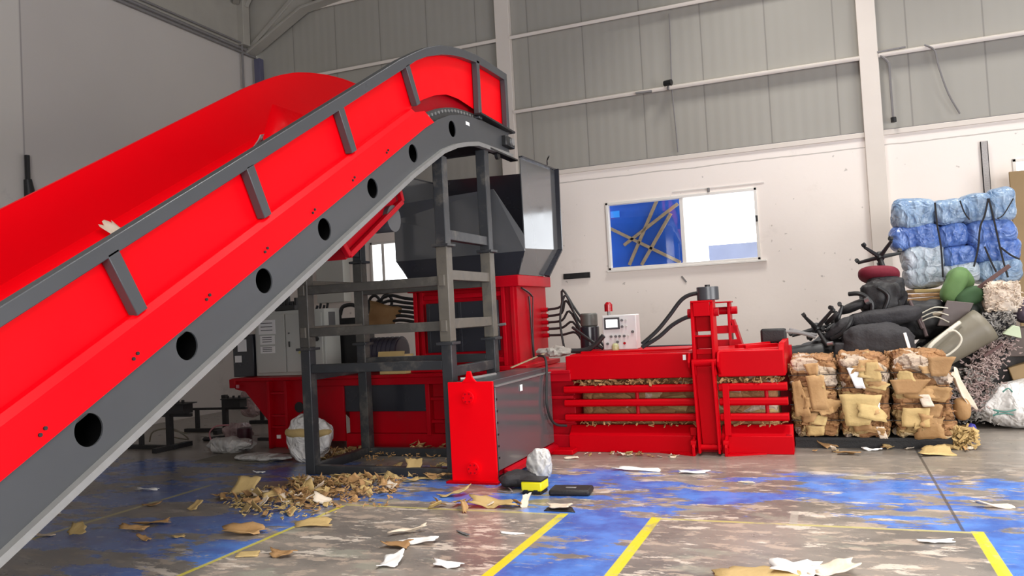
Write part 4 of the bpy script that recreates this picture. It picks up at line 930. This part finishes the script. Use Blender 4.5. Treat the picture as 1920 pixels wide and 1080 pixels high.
piece('cardboard_piece', 335, 1007, .09, .07, cy_, 'tiny tan scrap alone on the worn floor right of the dark curled scrap', pc, 10, .3, .3, 40)
piece('cardboard_piece', 85, 1005, .18, .05, pa, 'pale flat strip beside the conveyor foot', pc, 11, .2, .2, 15)
piece('cardboard_piece', 95, 965, .18, .07, pa, 'pale grey card scrap at the edge of the conveyor flange', pc, 12, .3, .2, 25)
piece('cardboard_piece', 367, 955, .09, .12, cy_, 'small tan triangle of cardboard left of the scattering', pc, 13, .2, .2, 0, rx=35)
piece('cardboard_piece', 285, 948, .16, .06, ca, 'brown scrap on the faded yellow line at the left', pc, 14, .7, .3, 10)
piece('cardboard_piece', 850, 930, .26, .12, cy_, 'pale tan crumpled card below the red housing', pc, 15, .5, .4, 25)
piece('cardboard_piece', 925, 950, .42, .17, cy_, 'long tan crumpled cardboard on the thin yellow line below the housing', pc, 16, .6, .45, 5)
piece('cardboard_piece', 778, 893, .16, .20, cy_, 'tan cardboard flap standing upright inside the stand base', pc, 17, .3, .2, 10, rx=60)
piece('cardboard_piece', 805, 898, .26, .09, cy_, 'flat tan cardboard strip on the stand base rail beside the upright flap', pc, 18, .2, .15, 8, jag=.1)
piece('cardboard_piece', 745, 1025, .20, .12, ca, 'dark edged brown cardboard beside the white paper in the foreground', pc, 19, 1.0, .4, 0)
piece('cardboard_piece', 765, 1000, .28, .06, pa, 'pale ragged paper strip above the white foreground paper', pc, 20, .4, .4, 35)
piece('cardboard_piece', 1425, 1080, .46, .26, cy_, 'large tan cardboard with dark marks at the bottom edge of the view', pc, 21, .1, .1, 5)
piece('cardboard_piece', 1560, 1074, .26, .16, pa, 'pale torn cardboard corner right of the large tan piece', pc, 22, .7, .5, 20)
piece('cardboard_piece', 1048, 951, .20, .14, pa, 'pinkish card lying on a small black board near the black pad', pc, 23, .2, .2, 0, z=.02)
piece('cardboard_piece', 1755, 852, .30, .20, cy_, 'large tan bent carton flap on the floor before the right bale', pc, 24, 1.1, .2, 15, rx=20)
piece('cardboard_piece', 1545, 838, .16, .30, ca, 'folded brown carton leaning out below the first bale', pc, 25, .8, .1, 30, rx=35)
piece('cardboard_piece', 1588, 852, .20, .10, ca, 'small brown crumpled carton below the middle bale', pc, 26, .8, .4, 0)
piece('cardboard_piece', 1400, 905, .0001+.12, .05, pa, 'tiny pale chip on the blue floor before the press', pc, 27, .1, .1, 0)
piece('cardboard_piece', 1070, 860, .14, .08, pa, 'small pale card on the floor by the corner of the press', pc, 28, .3, .3, 20)
wp_ = 'paper'
piece('white_paper', 790, 1018, .24, .14, pp_, 'torn white paper lying right of the dark edged cardboard', wp_, 31, .3, .35, 0)
piece('white_paper', 735, 1058, .16, .17, pp_, 'white crumpled paper with an upturned corner, lower foreground', wp_, 32, 1.0, .4, 30)
piece('white_paper', 840, 1062, .20, .09, pp_, 'small flat white torn paper right of the upturned white paper', wp_, 33, .2, .3, 0)
piece('white_paper', 957, 1001, .17, .05, pp_, 'narrow white paper strip near the middle yellow line', wp_, 34, .05, .05, -5, jag=.08)
piece('white_paper', 1195, 882, .48, .10, pp_, 'long flat white paper strip before the red tower', wp_, 35, .05, .12, -4)
piece('white_paper', 1300, 887, .26, .08, pp_, 'shorter white paper touching the right end of the long white strip', wp_, 36, .2, .3, 5)
piece('white_paper', 1755, 1017, .22, .06, pp_, 'thin white paper scrap by the right hand yellow line', wp_, 37, .1, .2, 15)
piece('white_paper', 1865, 952, .26, .06, pa, 'pale scrap with dark shadow far right on the floor', wp_, 38, .5, .3, 0)
piece('white_paper', 1495, 1073, .28, .18, pp_, 'pinkish white crumpled paper right of the large tan cardboard', wp_, 39, .5, .5, 0)
piece('white_paper', 1635, 845, .18, .08, pp_, 'crumpled white paper on the floor below the middle bale', wp_, 40, .6, .5, 0)
piece('white_paper', 275, 920, .26, .04, pp_, 'thin white plastic strip on the dark floor near the black stands', wp_, 41, .1, .3, 4)
piece('white_paper', 485, 888, .14, .05, pp_, 'small white scrap on dark floor left of the stand', wp_, 42, .5, .4, 0)
piece('dark_strip', 868, 1001, .16, .025, M['ink'], 'thin dark strip lying left of the narrow white paper', 'strip', 43, .1, .1, -35)
piece('black_board', 1050, 955, .24, .17, M['blk'], 'small black board on the blue floor under the pinkish card', 'board', 44, .0, .02, 0, jag=.05)
# waste on the conveyor
p = ony(228, 418, 5.0)
sc_ = crumple(.30, .16, 61, .8, .3, 8); sc_.v = [rotm(R(30), 0, .3) @ q + Vector((-5.56, 5.15, 2.52)) for q in sc_.v]
single('cardboard_piece', sc_, pa, 'pale cardboard scrap caught on the conveyor belt skirt', pc, solid=.006)
sc_ = crumple(.34, .16, 62, .2, .2, 8); sc_.v = [rotm(R(30), R(-30), .1) @ q + Vector((-5.60, 6.9, 3.60)) for q in sc_.v]
single('plastic_film', sc_, M['pinkfilm'], 'pinkish plastic film lying high up on the conveyor', 'film', solid=.004)

# tool case and things beside the housing
tb = thing('tool_case', 'small yellow tool case on the floor beside the red housing', 'tool case', (-2.72, 7.2, 0))
MB().box(-2.83, -2.62, 7.09, 7.30, .03, .12).build('body', M['yellow'], tb, bevel=.015)
MB().box(-2.82, -2.63, 7.10, 7.29, 0, .03).build('base', M['black'], tb, bevel=.006)
MB().box(-2.83, -2.62, 7.09, 7.30, .12, .135).build('rim', M['black'], tb, bevel=.004)
for x in (-2.80, -2.70): MB().box(x, x+.04, 7.08, 7.09, .03, .045).build('latch', M['black'], tb)
ld = thing('black_case_lid', 'flat black plastic lid with a handle slot beside the yellow case', 'lid', (-2.36, 7.2, 0))
MB().box(-2.56, -2.17, 7.08, 7.33, 0, .055, rotm(0, 0, R(6))).build('shell', M['blk'], ld, bevel=.02)
MB().box(-2.41, -2.31, 7.17, 7.20, .055, .062, rotm(0, 0, R(6))).build('handle', M['pipe'], ld, bevel=.003)
single('white_bag', blob(-2.80, 7.55, .19, .26, .16, .34, 2.6, .2, 4, 5, 10, rot=rotm(.1, .35, .2)), M['film'], 'crumpled white plastic bag standing behind the yellow case', 'bag')
single('black_bag', blob(-2.98, 7.45, .075, .36, .4, .14, 2.6, .25, 4, 6, 10), M['char'], 'flat black bag lying at the foot of the dark side panel', 'bag')
single('thin_wire', MB().tube([(-3.05, 7.3, .01), (-2.98, 7.18, .03), (-2.94, 7.12, .01), (-3.1, 7.15, .012)], .006, 5), M['steel'], 'thin bent wire on the floor in front of the black bag', 'wire')

# ------------------------------------------------------------------ left rear floor: black steel stands, bags
def steel_stand(label, x, y, h, hx=.56, foot=.7, rz=0.0):
    t = thing('steel_stand', label, 'stand', (x, y, 0), 'small black steel stands by the left wall')
    def T(b, nm, m=M['blk']):
        rm = rotm(0, 0, rz); b.v = [Vector((x, y, 0)) + rm @ q for q in b.v]; b.build(nm, m, t, bevel=.004)
    T(MB().box(-hx/2-.25, hx/2+.1, -.04, .04, 0, .06), 'base_beam'); T(MB().box(hx/2, hx/2+.09, -foot/2, foot/2, 0, .07), 'foot')
    T(MB().box(-hx/2-.03, -hx/2+.03, -.03, .03, .06, h*.62), 'leg'); T(MB().box(hx/2-.04, hx/2+.04, -.04, .04, .06, h), 'leg')
    T(MB().box(-hx/2-.15, hx/2+.02, -.03, .03, h*.60, h*.66), 'cross_bar'); T(MB().box(hx/2-.02, hx/2+.42, -.03, .03, h*.60, h*.66), 'cross_bar')
    T(MB().box(hx/2+.06, hx/2+.36, -.10, .10, h*.66, h*.66+.14), 'block'); T(MB().box(hx/2+.0, hx/2+.42, -.13, .13, h*.66+.14, h*.66+.155), 'top_plate')
    for q in (.10, .21, .32): T(MB().cyl((hx/2+q, -.05, h*.66+.155), (hx/2+q, -.05, h*.66+.20), .022, n=8), 'bolt')
    return t
steel_stand('black steel stand nearest the conveyor flange with one long foot', -9.45, 9.10, .80)
steel_stand('black steel stand in the middle of three before the left wall', -9.90, 10.75, .62, rz=.1)
steel_stand('black steel stand at the back beside the press end', -9.35, 11.75, .72, rz=.1)
single('dark_block', MB().box(-9.25, -9.02, 9.02, 9.16, .62, .84), M['blk'], 'dark block sitting high on the nearest black steel stand', 'block', bevel=.006)
single('white_bag', blob(-7.93, 8.95, .10, .75, .36, .22, 2.2, .3, 3, 7, 12), M['film'], 'crumpled white plastic bag on the floor below the black stands', 'bag')
single('pink_bundle', blob(-8.65, 9.95, .13, .5, .3, .27, 2.3, .25, 4, 8, 10), M['pinkfilm'], 'pinkish plastic bundle behind the crumpled white bag', 'bundle')
single('dark_red_canister', MB().cyl((-8.35, 9.75, 0), (-8.35, 9.75, .22), .11, n=16), mat('dark_maroon', (.06, .01, .02), .5), 'dark maroon canister beside the pinkish bundle', 'canister', bevel=.008)
single('wire_hoop', MB().tube([(-8.95, 9.7, .02), (-8.98, 9.7, .15), (-8.85, 9.7, .25), (-8.6, 9.7, .27)], .012, 6), M['pinkb'], 'thin pale hoop over the pinkish bundle', 'hoop')
single('flat_white_bag', blob(-6.95, 8.45, .04, .75, .36, .085, 2.2, .3, 3, 9, 12), M['film'], 'flat white plastic bag on the floor left of the stand', 'bag')
single('white_sack', blob(-6.22, 8.45, .29, .62, .34, .58, 2.5, .16, 2.5, 10, 14), M['sackw'], 'full white sack with a brown band standing behind the left stand post', 'sack')
o = MB(); o = blob(-6.22, 8.45, .37, .655, .375, .16, 2.6, .05, 2.5, 10, 10); single('brown_wrap', o, M['cardy'], 'brown paper band around the white sack', 'band')
single('pallet_paper', blob(-10.0, 11.9, .35, .4, .3, .5, 3, .15, 3, 11, 10), M['pinkfilm'], 'pinkish grey sack between the rear black stands', 'sack')
single('grey_wire_heap', MB().tube([(-10.1, 9.6, .02), (-9.9, 9.5, .20), (-9.6, 9.6, .22), (-9.5, 9.8, .03), (-9.8, 9.7, .1), (-10.0, 9.9, .16), (-9.6, 9.9, .1)], .012, 6), M['olive'], 'loose coil of grey wire under the nearest black stand', 'wire')
single('dark_rag', blob(-9.0, 9.9, .03, .5, .2, .07, 2.2, .4, 5, 12, 10), M['char'], 'dark rag on the floor behind the nearest black stand', 'rag')
single('flat_board', MB().box(-7.9, -6.75, 8.25, 8.9, 0, .012), mat('dirty_board', (.15, .14, .11), .8), 'dirty flat board on the floor under the white bags', 'board')
single('black_bar', MB().box(-7.95, -7.55, 9.55, 9.62, .06, .10), M['blk'], 'short black bar on the floor beside the press leg', 'bar')
single('grey_wall_cabinet', MB().box(-10.45, -9.75, YB-.3, YB-.02, 2.2, 3.6), M['grey'], 'tall grey cabinet hung on the back wall left of the small window', 'cabinet', bevel=.01)

# ------------------------------------------------------------------ the waste pile at the right
# dark mass of old upholstery carrying the pile
single('black_cushion_heap', blob(.22, 11.62, .60, 1.56, 1.25, 1.20, 3, .12, 2, 21, 18), M['blk'], 'heap of black upholstery lying behind the cardboard bales', 'upholstery')
single('black_sack', blob(.52, 11.05, 1.05, .85, .5, .60, 3.2, .12, 2.5, 22, 16), M['char'], 'wrinkled black fabric sack standing right behind the middle bale', 'sack')
single('black_carton', MB().box(.02, .24, 10.9, 11.25, .72, 1.13, rotm(0, R(4), 0)), M['char'], 'square black fabric box left of the wrinkled black sack', 'box', bevel=.02)
single('black_roll', MB().cyl((-.52, 11.05, 1.0), (-.10, 11.1, 1.02), .11, n=20), M['rubber'], 'black roll lying behind the first bale', 'roll', bevel=.02)
single('long_cushion', blob(.65, 11.5, 1.42, .90, .5, .24, 3, .1, 2.5, 23, 12, rot=rotm(0, R(-6), 0)), M['char'], 'long dark grey cushion lying over the wrinkled black sack', 'cushion')
single('white_stick', MB().bar(D(1696, 624, 10.72), D(1712, 676, 10.72), .035, .03, (0, 1, 0)), M['paper'], 'white stick leaning against the wrinkled black sack', 'stick', bevel=.004)
def star_base(label, c, rx, rz, L=.30, m=M['black'], seat=None, rim=0):
    """five arm office chair base turned upside down"""
    t = thing('swivel_chair', label, 'chair base', c); rm = rotm(*([rx, rim, rz])); c = Vector(c)
    MB().cyl(c - rm @ Vector((0, 0, .04)), c + rm @ Vector((0, 0, .06)), .05, n=14).build('hub', m, t)
    MB().cyl(c - rm @ Vector((0, 0, .30)), c, .028, n=12).build('gas_column', M['blk'], t)
    for i in range(5):
        a = i*2*math.pi/5; e = rm @ Vector((math.cos(a)*L, math.sin(a)*L, .05)); 
        ar = MB().tube([c, c+e*.5+rm @ Vector((0, 0, .0)), c+e], lambda t_: .032-.012*t_, 8, 2).build('arm', m, t)
        w_ = c+e+rm @ Vector((0, 0, .04)); d_ = rm @ Vector((-math.sin(a), math.cos(a), 0))
        MB().cyl(w_-d_*.022, w_+d_*.022, .028, n=12).build('caster', M['rubber'], ar)
    return t
star_base('upturned five arm chair base on top of the pile beside the blue bags', (.68, 11.9, 2.23), R(-35), R(18), .29, rim=R(0))
star_base('upturned five arm chair base lying at the left end of the pile', (-.17, 11.2, 1.32), R(-40), R(40), .32)
star_base('upturned five arm chair base behind the left one, half hidden', (.08, 11.35, 1.38), R(-60), R(80), .24)
oc1 = thing('office_chair', 'upturned office chair with a maroon seat on top of the black pile', 'office chair', (.65, 11.9, 1.75))
blob(.65, 11.9, 1.99, .52, .5, .20, 2.6, .04, 2, 24, 12, rot=rotm(R(-14), R(3), 0)).build('seat', M['maroon'], oc1)
blob(.70, 11.88, 1.90, .42, .44, .14, 3, .05, 2, 25, 10).build('seat_shell', M['char'], oc1)
MB().cyl((.68, 11.9, 1.55), (.68, 11.9, 2.2), .03, n=12).build('column', M['blk'], oc1)
oc2 = thing('office_chair', 'black office chair lying on its side in the middle of the pile', 'office chair', (.5, 11.7, 1.3))
blob(.30, 11.6, 1.58, .42, .36, .13, 2.4, .05, 2, 26, 10, rot=rotm(0, R(-22), 0)).build('seat', M['blk'], oc2)
blob(.66, 11.65, 1.67, .52, .40, .48, 3, .18, 3.4, 27, 14, ridge=.03).build('mechanism', M['blk'], oc2)
MB().tube([(.25, 11.5, 1.75), (.40, 11.45, 1.74), (.52, 11.45, 1.62), (.5, 11.45, 1.45)], .03, 8).build('armrest', M['black'], oc2)
MB().tube([(.60, 11.42, 1.82), (.72, 11.42, 1.70), (.66, 11.42, 1.52)], .026, 8).build('armrest', M['black'], oc2)
MB().cyl((.45, 11.44, 1.64), (.50, 11.42, 1.66), .05, n=12).build('knob', M['chrome'], oc2)
oc3 = thing('office_chair', 'black office chair lying on its back behind the first bale', 'office chair', (.1, 11.3, 1.0))
blob(.10, 11.3, 1.30, .42, .34, .17, 2.6, .08, 2.5, 28, 10, rot=rotm(0, R(-38), 0)).build('seat', M['char'], oc3)
MB().tube([(.0, 11.1, 1.18), (.12, 11.05, 1.24), (.22, 11.05, 1.36), (.26, 11.1, 1.45)], .028, 8).build('armrest', M['black'], oc3)
MB().tube([(-.05, 11.2, 1.38), (.04, 11.1, 1.46), (.10, 11.1, 1.52)], .03, 8).build('armrest', M['black'], oc3)
MB().tube([(-.5, 11.0, 1.33), (-.32, 11.05, 1.27), (-.18, 11.15, 1.24)], .022, 8).build('back_bar', M['pipe'], oc3)
MB().cyl((-.05, 11.0, 1.12), (.02, 10.98, 1.13), .03, n=10).build('lever', M['chrome'], oc3)
for i, (a, b) in enumerate((((.98, 11.6, 1.62), (1.10, 11.5, 1.25)), ((1.06, 11.7, 1.55), (1.14, 11.5, 1.15)))):
    single('frame_tube', MB().tube([a, b], .024, 8, 0), mat('dull_brown_metal', (.10, .07, .07), .4) if i == 0 else bpy.data.materials['dull_brown_metal'], ('left' if i == 0 else 'right')+' of two brown metal tubes sloping down beside the long grey cushion', 'tube')
# barrel-like plastic shell with hose loop and lid
gb = thing('plastic_tub', 'big beige plastic tub lying tilted above the right hand bale', 'tub', (1.45, 11.4, .75))
ax = Vector((.75, .1, .48)).normalized(); c0 = Vector((1.13, 11.3, .86)); c1 = c0+ax*.78
def half_shell(c0, c1, r0, r1, n=20, a0=-.2, a1=1.2):
    a = (c1-c0).normalized(); u = a.cross(Vector((0, 1, 0))).normalized(); v = a.cross(u); rows = []
    for i in range(9):
        t_ = i/8; c = c0.lerp(c1, t_); r_ = r0+(r1-r0)*t_
        rows.append([c+u*math.cos(math.pi*(a0+(a1-a0)*k_/n))*r_+v*math.sin(math.pi*(a0+(a1-a0)*k_/n))*r_ for k_ in range(n+1)])
    return MB().sheet(rows)
half_shell(c0, c1, .17, .22, a0=0, a1=2).build('shell', M['olive'], gb, solid=.012)
MB().tube([c0+(c0-c1).normalized()*.01+Vector((math.sin(q)*.0, 0, 0))+ (ax.cross(Vector((0, 1, 0))).normalized()*math.cos(q)+Vector((0, 1, 0))*math.sin(q))*.18 for q in [i*math.pi/8 for i in range(17)]], .03, 8, 2).build('rim', M['cream'], gb)
MB().tube([D(1738, 664, 11.08), D(1745, 648, 11.08), D(1768, 628, 11.12), D(1800, 604, 11.2)], .024, 8).build('edge_band', M['cream'], gb)
single('cream_hose', MB().tube(pts(11.0, (1778, 622), (1790, 620), (1802, 632), (1800, 645), (1788, 658), (1772, 667), (1755, 660)), .013, 8), M['cream'], 'cream hose bent in a loop on the beige tub', 'hose')
single('brown_plastic_shell', MB().prism([(1.27, 1.28), (1.55, 1.25), (1.70, 1.55), (1.40, 1.60)], 'y', 11.5, 11.54), mat('brown_plastic', (.10, .075, .07), .5), 'dull brown plastic panel below the green cushion', 'panel', bevel=.01)
# heap that carries these
single('mixed_waste_heap', blob(1.74, 12.1, .60, 1.50, 1.2, 1.22, 3, .12, 2.2, 31, 18), mat('dark_mixed_waste', (.022, .019, .018), .8, var=.9, scale=9, bump=.6, bscale=16), 'dark heap of mixed waste under the blue bags', 'waste')
gcx = thing('green_cushion', 'green two lobed cushion leaning in front of the blue bags', 'cushion', (1.6, 11.8, 1.5))
blob(1.52, 11.72, 1.78, .24, .34, .46, 3.0, .05, 2, 32, 12, rot=rotm(0, R(28), 0)).build('upper_lobe', M['green'], gcx)
blob(1.67, 11.66, 1.63, .36, .24, .24, 3.0, .06, 2, 33, 12, rot=rotm(0, R(-20), 0)).build('lower_lobe', mat('dark_green_fabric', (.035, .085, .03), .8, var=.2), gcx)
single('green_seat_pad', blob(1.62, 11.9, 1.86, .30, .2, .34, 2.4, .05, 2, 36, 12, rot=rotm(0, R(-30), 0)), M['green'], 'green pad tucked behind the two lobed green cushion', 'cushion')
single('dark_stick', MB().bar(D(1832, 542, 11.6), D(1893, 498, 11.6), .05, .05, (0, 1, 0)), M['dkwood'], 'dark brown stick poking up right of the green cushion', 'stick', bevel=.006)
for i, (lb, m_) in enumerate((('lowest of three flattened brown cartons under the pale bags', 'card'), ('middle one of three flattened brown cartons under the pale bags', 'bale0'), ('topmost of three flattened brown cartons under the pale bags', 'cardy'))):
    single('flattened_carton', MB().box(1.0+.03*i, 1.62-.04*i, 12.12, 12.7, 1.60+.055*i, 1.648+.055*i, rotm(0, R(2*i-2), R(3*i))), M[m_], lb, 'carton', bevel=.012)
single('dark_bundle', blob(1.12, 11.85, 1.36, .62, .5, .48, 3, .16, 3, 81, 14, ridge=.02), M['blk'], 'dark upholstery bundle below the flattened cartons right of the long cushion', 'upholstery')
single('dark_green_bag', blob(1.62, 11.98, 1.44, .50, .4, .38, 3, .16, 3, 82, 12, ridge=.02), mat('dark_green_film', (.018, .03, .022), .45, bump=.4, bscale=20), 'dark green bag under the green cushion', 'bag')
single('rag_strip', blob(1.25, 11.75, 1.42, .4, .3, .14, 2.2, .3, 4, 35, 10), mat('sand_rag', (.26, .21, .15), .8, var=.3), 'sand coloured rags left of the brown panel', 'rag')
for i in range(3): single('bent_strip', MB().tube([(1.1, 11.5, 1.45-.05*i), (1.25, 11.45, 1.52-.06*i), (1.4, 11.45, 1.50-.09*i)], .008, 6), M['cream'], 'thin pale strip bent over the sand coloured rags', 'strip', group='thin strips on the rags')
shreds('shredded_paper_block', 640, (1.83, 2.20, 11.38, 11.7, 1.43, 1.79), .036, M['shred2'], 'block of pale shredded paper right of the green cushion', 'shredded paper', 41)
single('paper_block_core', blob(2.02, 11.60, 1.60, .37, .32, .38, 4, .14, 5, 42, 14, ridge=.02), M['shred2'], 'pressed pale paper block under the topmost shreds', 'paper block')
shreds('grey_shredded_clump', 520, (1.78, 2.10, 11.28, 11.6, 1.10, 1.42), .042, M['shredg'], 'grey shredded clump below the pale shredded block', 'shredded waste', 43)
single('grey_waste_core', blob(1.96, 11.55, 1.22, .36, .3, .44, 3, .12, 4, 44, 12), M['char'], 'dark core of the grey shredded clump', 'waste')
shreds('spilled_shreds', 900, (1.60, 2.0, 11.2, 11.5, .35, 1.08), .038, M['shred'], 'spill of pale shredded paper running down to the white sack', 'shredded paper', 45, where=lambda rr: (lambda t, q: Vector((1.90-.42*t+q, 11.30+.10*rr.random()-.14*t, 1.08-.85*t)))(rr.random(), rr.gauss(0, .10)))
shreds('dark_shreds', 480, (1.28, 1.85, 11.2, 11.5, .05, .75), .042, M['shredg'], 'darker shreds lying between the last bale and the white sack', 'shredded waste', 46)
single('purple_bag', blob(2.32, 11.6, 1.42, .36, .4, .32, 2.6, .15, 2.5, 47, 12), M['purple'], 'dark purple plastic bag at the right edge beside the shredded clump', 'bag')
single('brown_carton', MB().box(2.02, 2.42, 11.5, 11.9, .86, 1.22), mat('dull_brown_card', (.10, .075, .065), .7), 'dull brown carton at the right edge under the purple bag', 'carton', bevel=.01)
single('olive_carton', MB().box(2.05, 2.5, 11.42, 11.8, .40, .80, rotm(0, R(-16), 0)), M['brownboard'], 'olive brown carton at the right edge above the white sack', 'carton', bevel=.01)
single('pale_green_carton', MB().prism([(1.94, 1.16), (2.13, 1.10), (2.12, 1.24), (2.06, 1.26)], 'y', 11.2, 11.32), M['palegreen'], 'pale green carton corner below the grey shredded clump', 'carton', bevel=.006)
single('pink_ball', blob(1.73, 11.35, 1.19, .12, .12, .14, 2, .08, 4, 48, 8), M['pinkb'], 'small pink ball at the left edge of the grey shredded clump', 'ball')
single('brown_stick', MB().bar(D(1845, 668, 11.2), D(1880, 645, 11.2), .03, .03), M['dkwood'], 'short dark stick among the pale spilled shreds', 'stick')
single('white_sheet', crumple(.42, .12, 71, .3, .3, 8), M['pale'], 'long pale paper flap hanging on the right side of the last bale', 'paper', loc=(0, 0, 0), solid=.006).matrix_world = Matrix.Translation((1.27, 9.95, .62)) @ Matrix.Rotation(R(65), 4, 'Y') @ Matrix.Rotation(R(40), 4, 'X')
single('round_carton', blob(1.28, 9.95, .42, .17, .2, .24, 2.4, .1, 3, 72, 10), M['card'], 'rounded brown carton bulging from the right side of the last bale', 'carton')
single('blue_bottle', MB().cyl((1.33, 10.05, .05), (1.37, 10.05, .19), .06, n=16).cyl((1.37, 10.05, .19), (1.385, 10.05, .24), .06, .025, n=16), M['vio'], 'small blue bottle at the foot of the last bale', 'bottle', smooth=True)
shreds('straw_tuft', 120, (1.14, 1.38, 9.78, 10.0, .01, .22), .07, M['cardy'], 'tuft of straw coloured card strips at the foot of the last bale', 'card strips', 49)
# white woven sack
ws = thing('woven_sack', 'large white woven sack slumped on the floor at the right edge', 'sack', (1.95, 11.2, 0))
mb = MB(); rows = []
mb = blob(2.18, 11.40, .29, 1.25, .66, .60, 2.1, .10, 1.6, 50, 18)
for p in mb.v:
    tt = max(0, p.z)/.54; p.x += .10*tt; 
    if p.z < .0: p.z = .0
mb.build('body', M['sackw'], ws)
for (a, b, c_) in (((1862, 768), (1885, 772), (1905, 768)), ((1862, 778), (1885, 775), (1900, 778)), ((1862, 768), (1872, 773), (1862, 780)), ((1880, 735), (1890, 728), (1898, 735))):
    MB().tube([D(a[0], a[1], 11.03), D(b[0], b[1], 11.03), D(c_[0], c_[1], 11.05)], .009, 5, 3).build('printed_mark', mat('green_print', (.07, .20, .17), .7) if 'green_print' not in bpy.data.materials else bpy.data.materials['green_print'], ws)
# stack of filled blue bags
BG = 'bags of film stacked on the waste heap'
bags = [((1677, 1754), (373, 428), 'ltbag', 'light blue filled bag at the left end of the top row', -12),
        ((1754, 1812), (373, 420), 'ltbag', 'light blue filled bag second from the left in the top row', 0),
        ((1803, 1860), (364, 416), 'ltbag', 'light blue filled bag third from the left in the top row', 0),
        ((1855, 1908), (354, 410), 'ltbag', 'light blue filled bag at the right end of the top row', 0),
        ((1675, 1764), (420, 470), 'bluebag', 'strong blue filled bag at the left end of the second row', -6),
        ((1760, 1815), (420, 463), 'bluebag', 'blue filled bag in the middle of the second row', 0),
        ((1811, 1908), (411, 458), 'bluebag', 'blue filled bag at the right end of the second row', -3),
        ((1696, 1772), (459, 508), 'palebag', 'pale grey blue bag at the left end of the third row', -5),
        ((1768, 1832), (460, 500), 'bluebag', 'blue filled bag in the middle of the third row', -3),
        ((1826, 1915), (448, 492), 'bluebag', 'blue filled bag at the right end of the third row', -6),
        ((1698, 1772), (499, 540), 'palebag', 'pale filled bag at the left end of the bottom row', -3),
        ((1766, 1838), (493, 528), 'palebag', 'pale filled bag in the middle of the bottom row', -2),
        ((1834, 1920), (484, 528), 'ltbag', 'light blue filled bag at the right end of the bottom row', -4)]
for i, ((x0, x1), (y0, y1), m, lb, r_) in enumerate(bags):
    a = D(x0, (y0+y1)/2, 12.2); b = D(x1, (y0+y1)/2, 12.2); c = D((x0+x1)/2, y0, 12.2); d_ = D((x0+x1)/2, y1, 12.2)
    w_ = (b-a).length*1.03; h_ = (c-d_).length*1.03; m0 = (a+b)/2
    single('filled_bag', blob(m0.x, 12.45, m0.z, w_*1.03, .62, h_*1.04, 3.6, .11, 1.8, 60+i, 14, rot=rotm(0, R(-r_-4), 0), ridge=.014), M[m], lb, 'bag', group=BG, angle=50)
def strap(label, *ps, r=.012): single('strap', MB().tube(pts(12.06, *ps), r, 6, 3), M['blk'], label, 'strap')
strap('black strap running down between the left and middle bags', (1753, 380), (1757, 420), (1764, 460), (1767, 500), (1768, 520))
strap('black strap forked over the top right bags, left leg', (1853, 372), (1846, 405), (1838, 425), (1834, 465), (1826, 500))
strap('black strap forked over the top right bags, right leg', (1854, 372), (1862, 405), (1872, 450), (1880, 485), (1890, 520))
strap('black strap crossing the middle of the bag stack low down', (1846, 462), (1858, 490), (1868, 510))
strap('black strap zigzagging at the right end of the third row', (1874, 462), (1895, 478), (1912, 486))
strap('black strap slanting over the top right bag', (1900, 372), (1882, 402), (1870, 410), r=.008)
strap('black strap hooked round the third top bag', (1800, 376), (1808, 398), (1818, 412), r=.009)

# ------------------------------------------------------------------ light
def area(name, loc, rot, sx, sy, e, col=(1, 1, 1)):
    l = bpy.data.lights.new(name, 'AREA'); l.shape = 'RECTANGLE'; l.size = sx; l.size_y = sy; l.energy = e; l.color = col
    o = bpy.data.objects.new(name, l); C.objects.link(o); o.location = loc; o.rotation_euler = rot; return o
area('assumed_front_light', (4.0, -8.8, 2.6), (R(90), 0, 0), 8, 4.6, 1450, (1, .98, .95))          # assumed daylight from behind the camera; the front wall has no opening
area('added_side_light', (8.8, 4.0, 2.4), (R(90), 0, R(90)), 8, 4, 900, (1, .98, .96))         # added to light the conveyor side; the right wall is closed
for x in (-.5, 4.5):
    for y in (1.0, 6.5, 12.2):
        area('assumed_overhead_light', (x, y, 10.2), (0, 0, 0), 1.6, 1.6, 190, (1, .97, .92)).data.spread = R(110)  # assumed overhead lights, out of view, with no lamp bodies
w_ = bpy.data.worlds.new('sky'); bpy.context.scene.world = w_; w_.use_nodes = True
w_.node_tree.nodes['Background'].inputs[0].default_value = (.92, .96, 1, 1); w_.node_tree.nodes['Background'].inputs[1].default_value = 4.0
sc0 = bpy.context.scene
sc0.view_settings.view_transform = 'Standard'; sc0.view_settings.look = 'None'; sc0.view_settings.gamma = 1
sc0.view_settings.use_curve_mapping = False; sc0.view_settings.exposure = .10
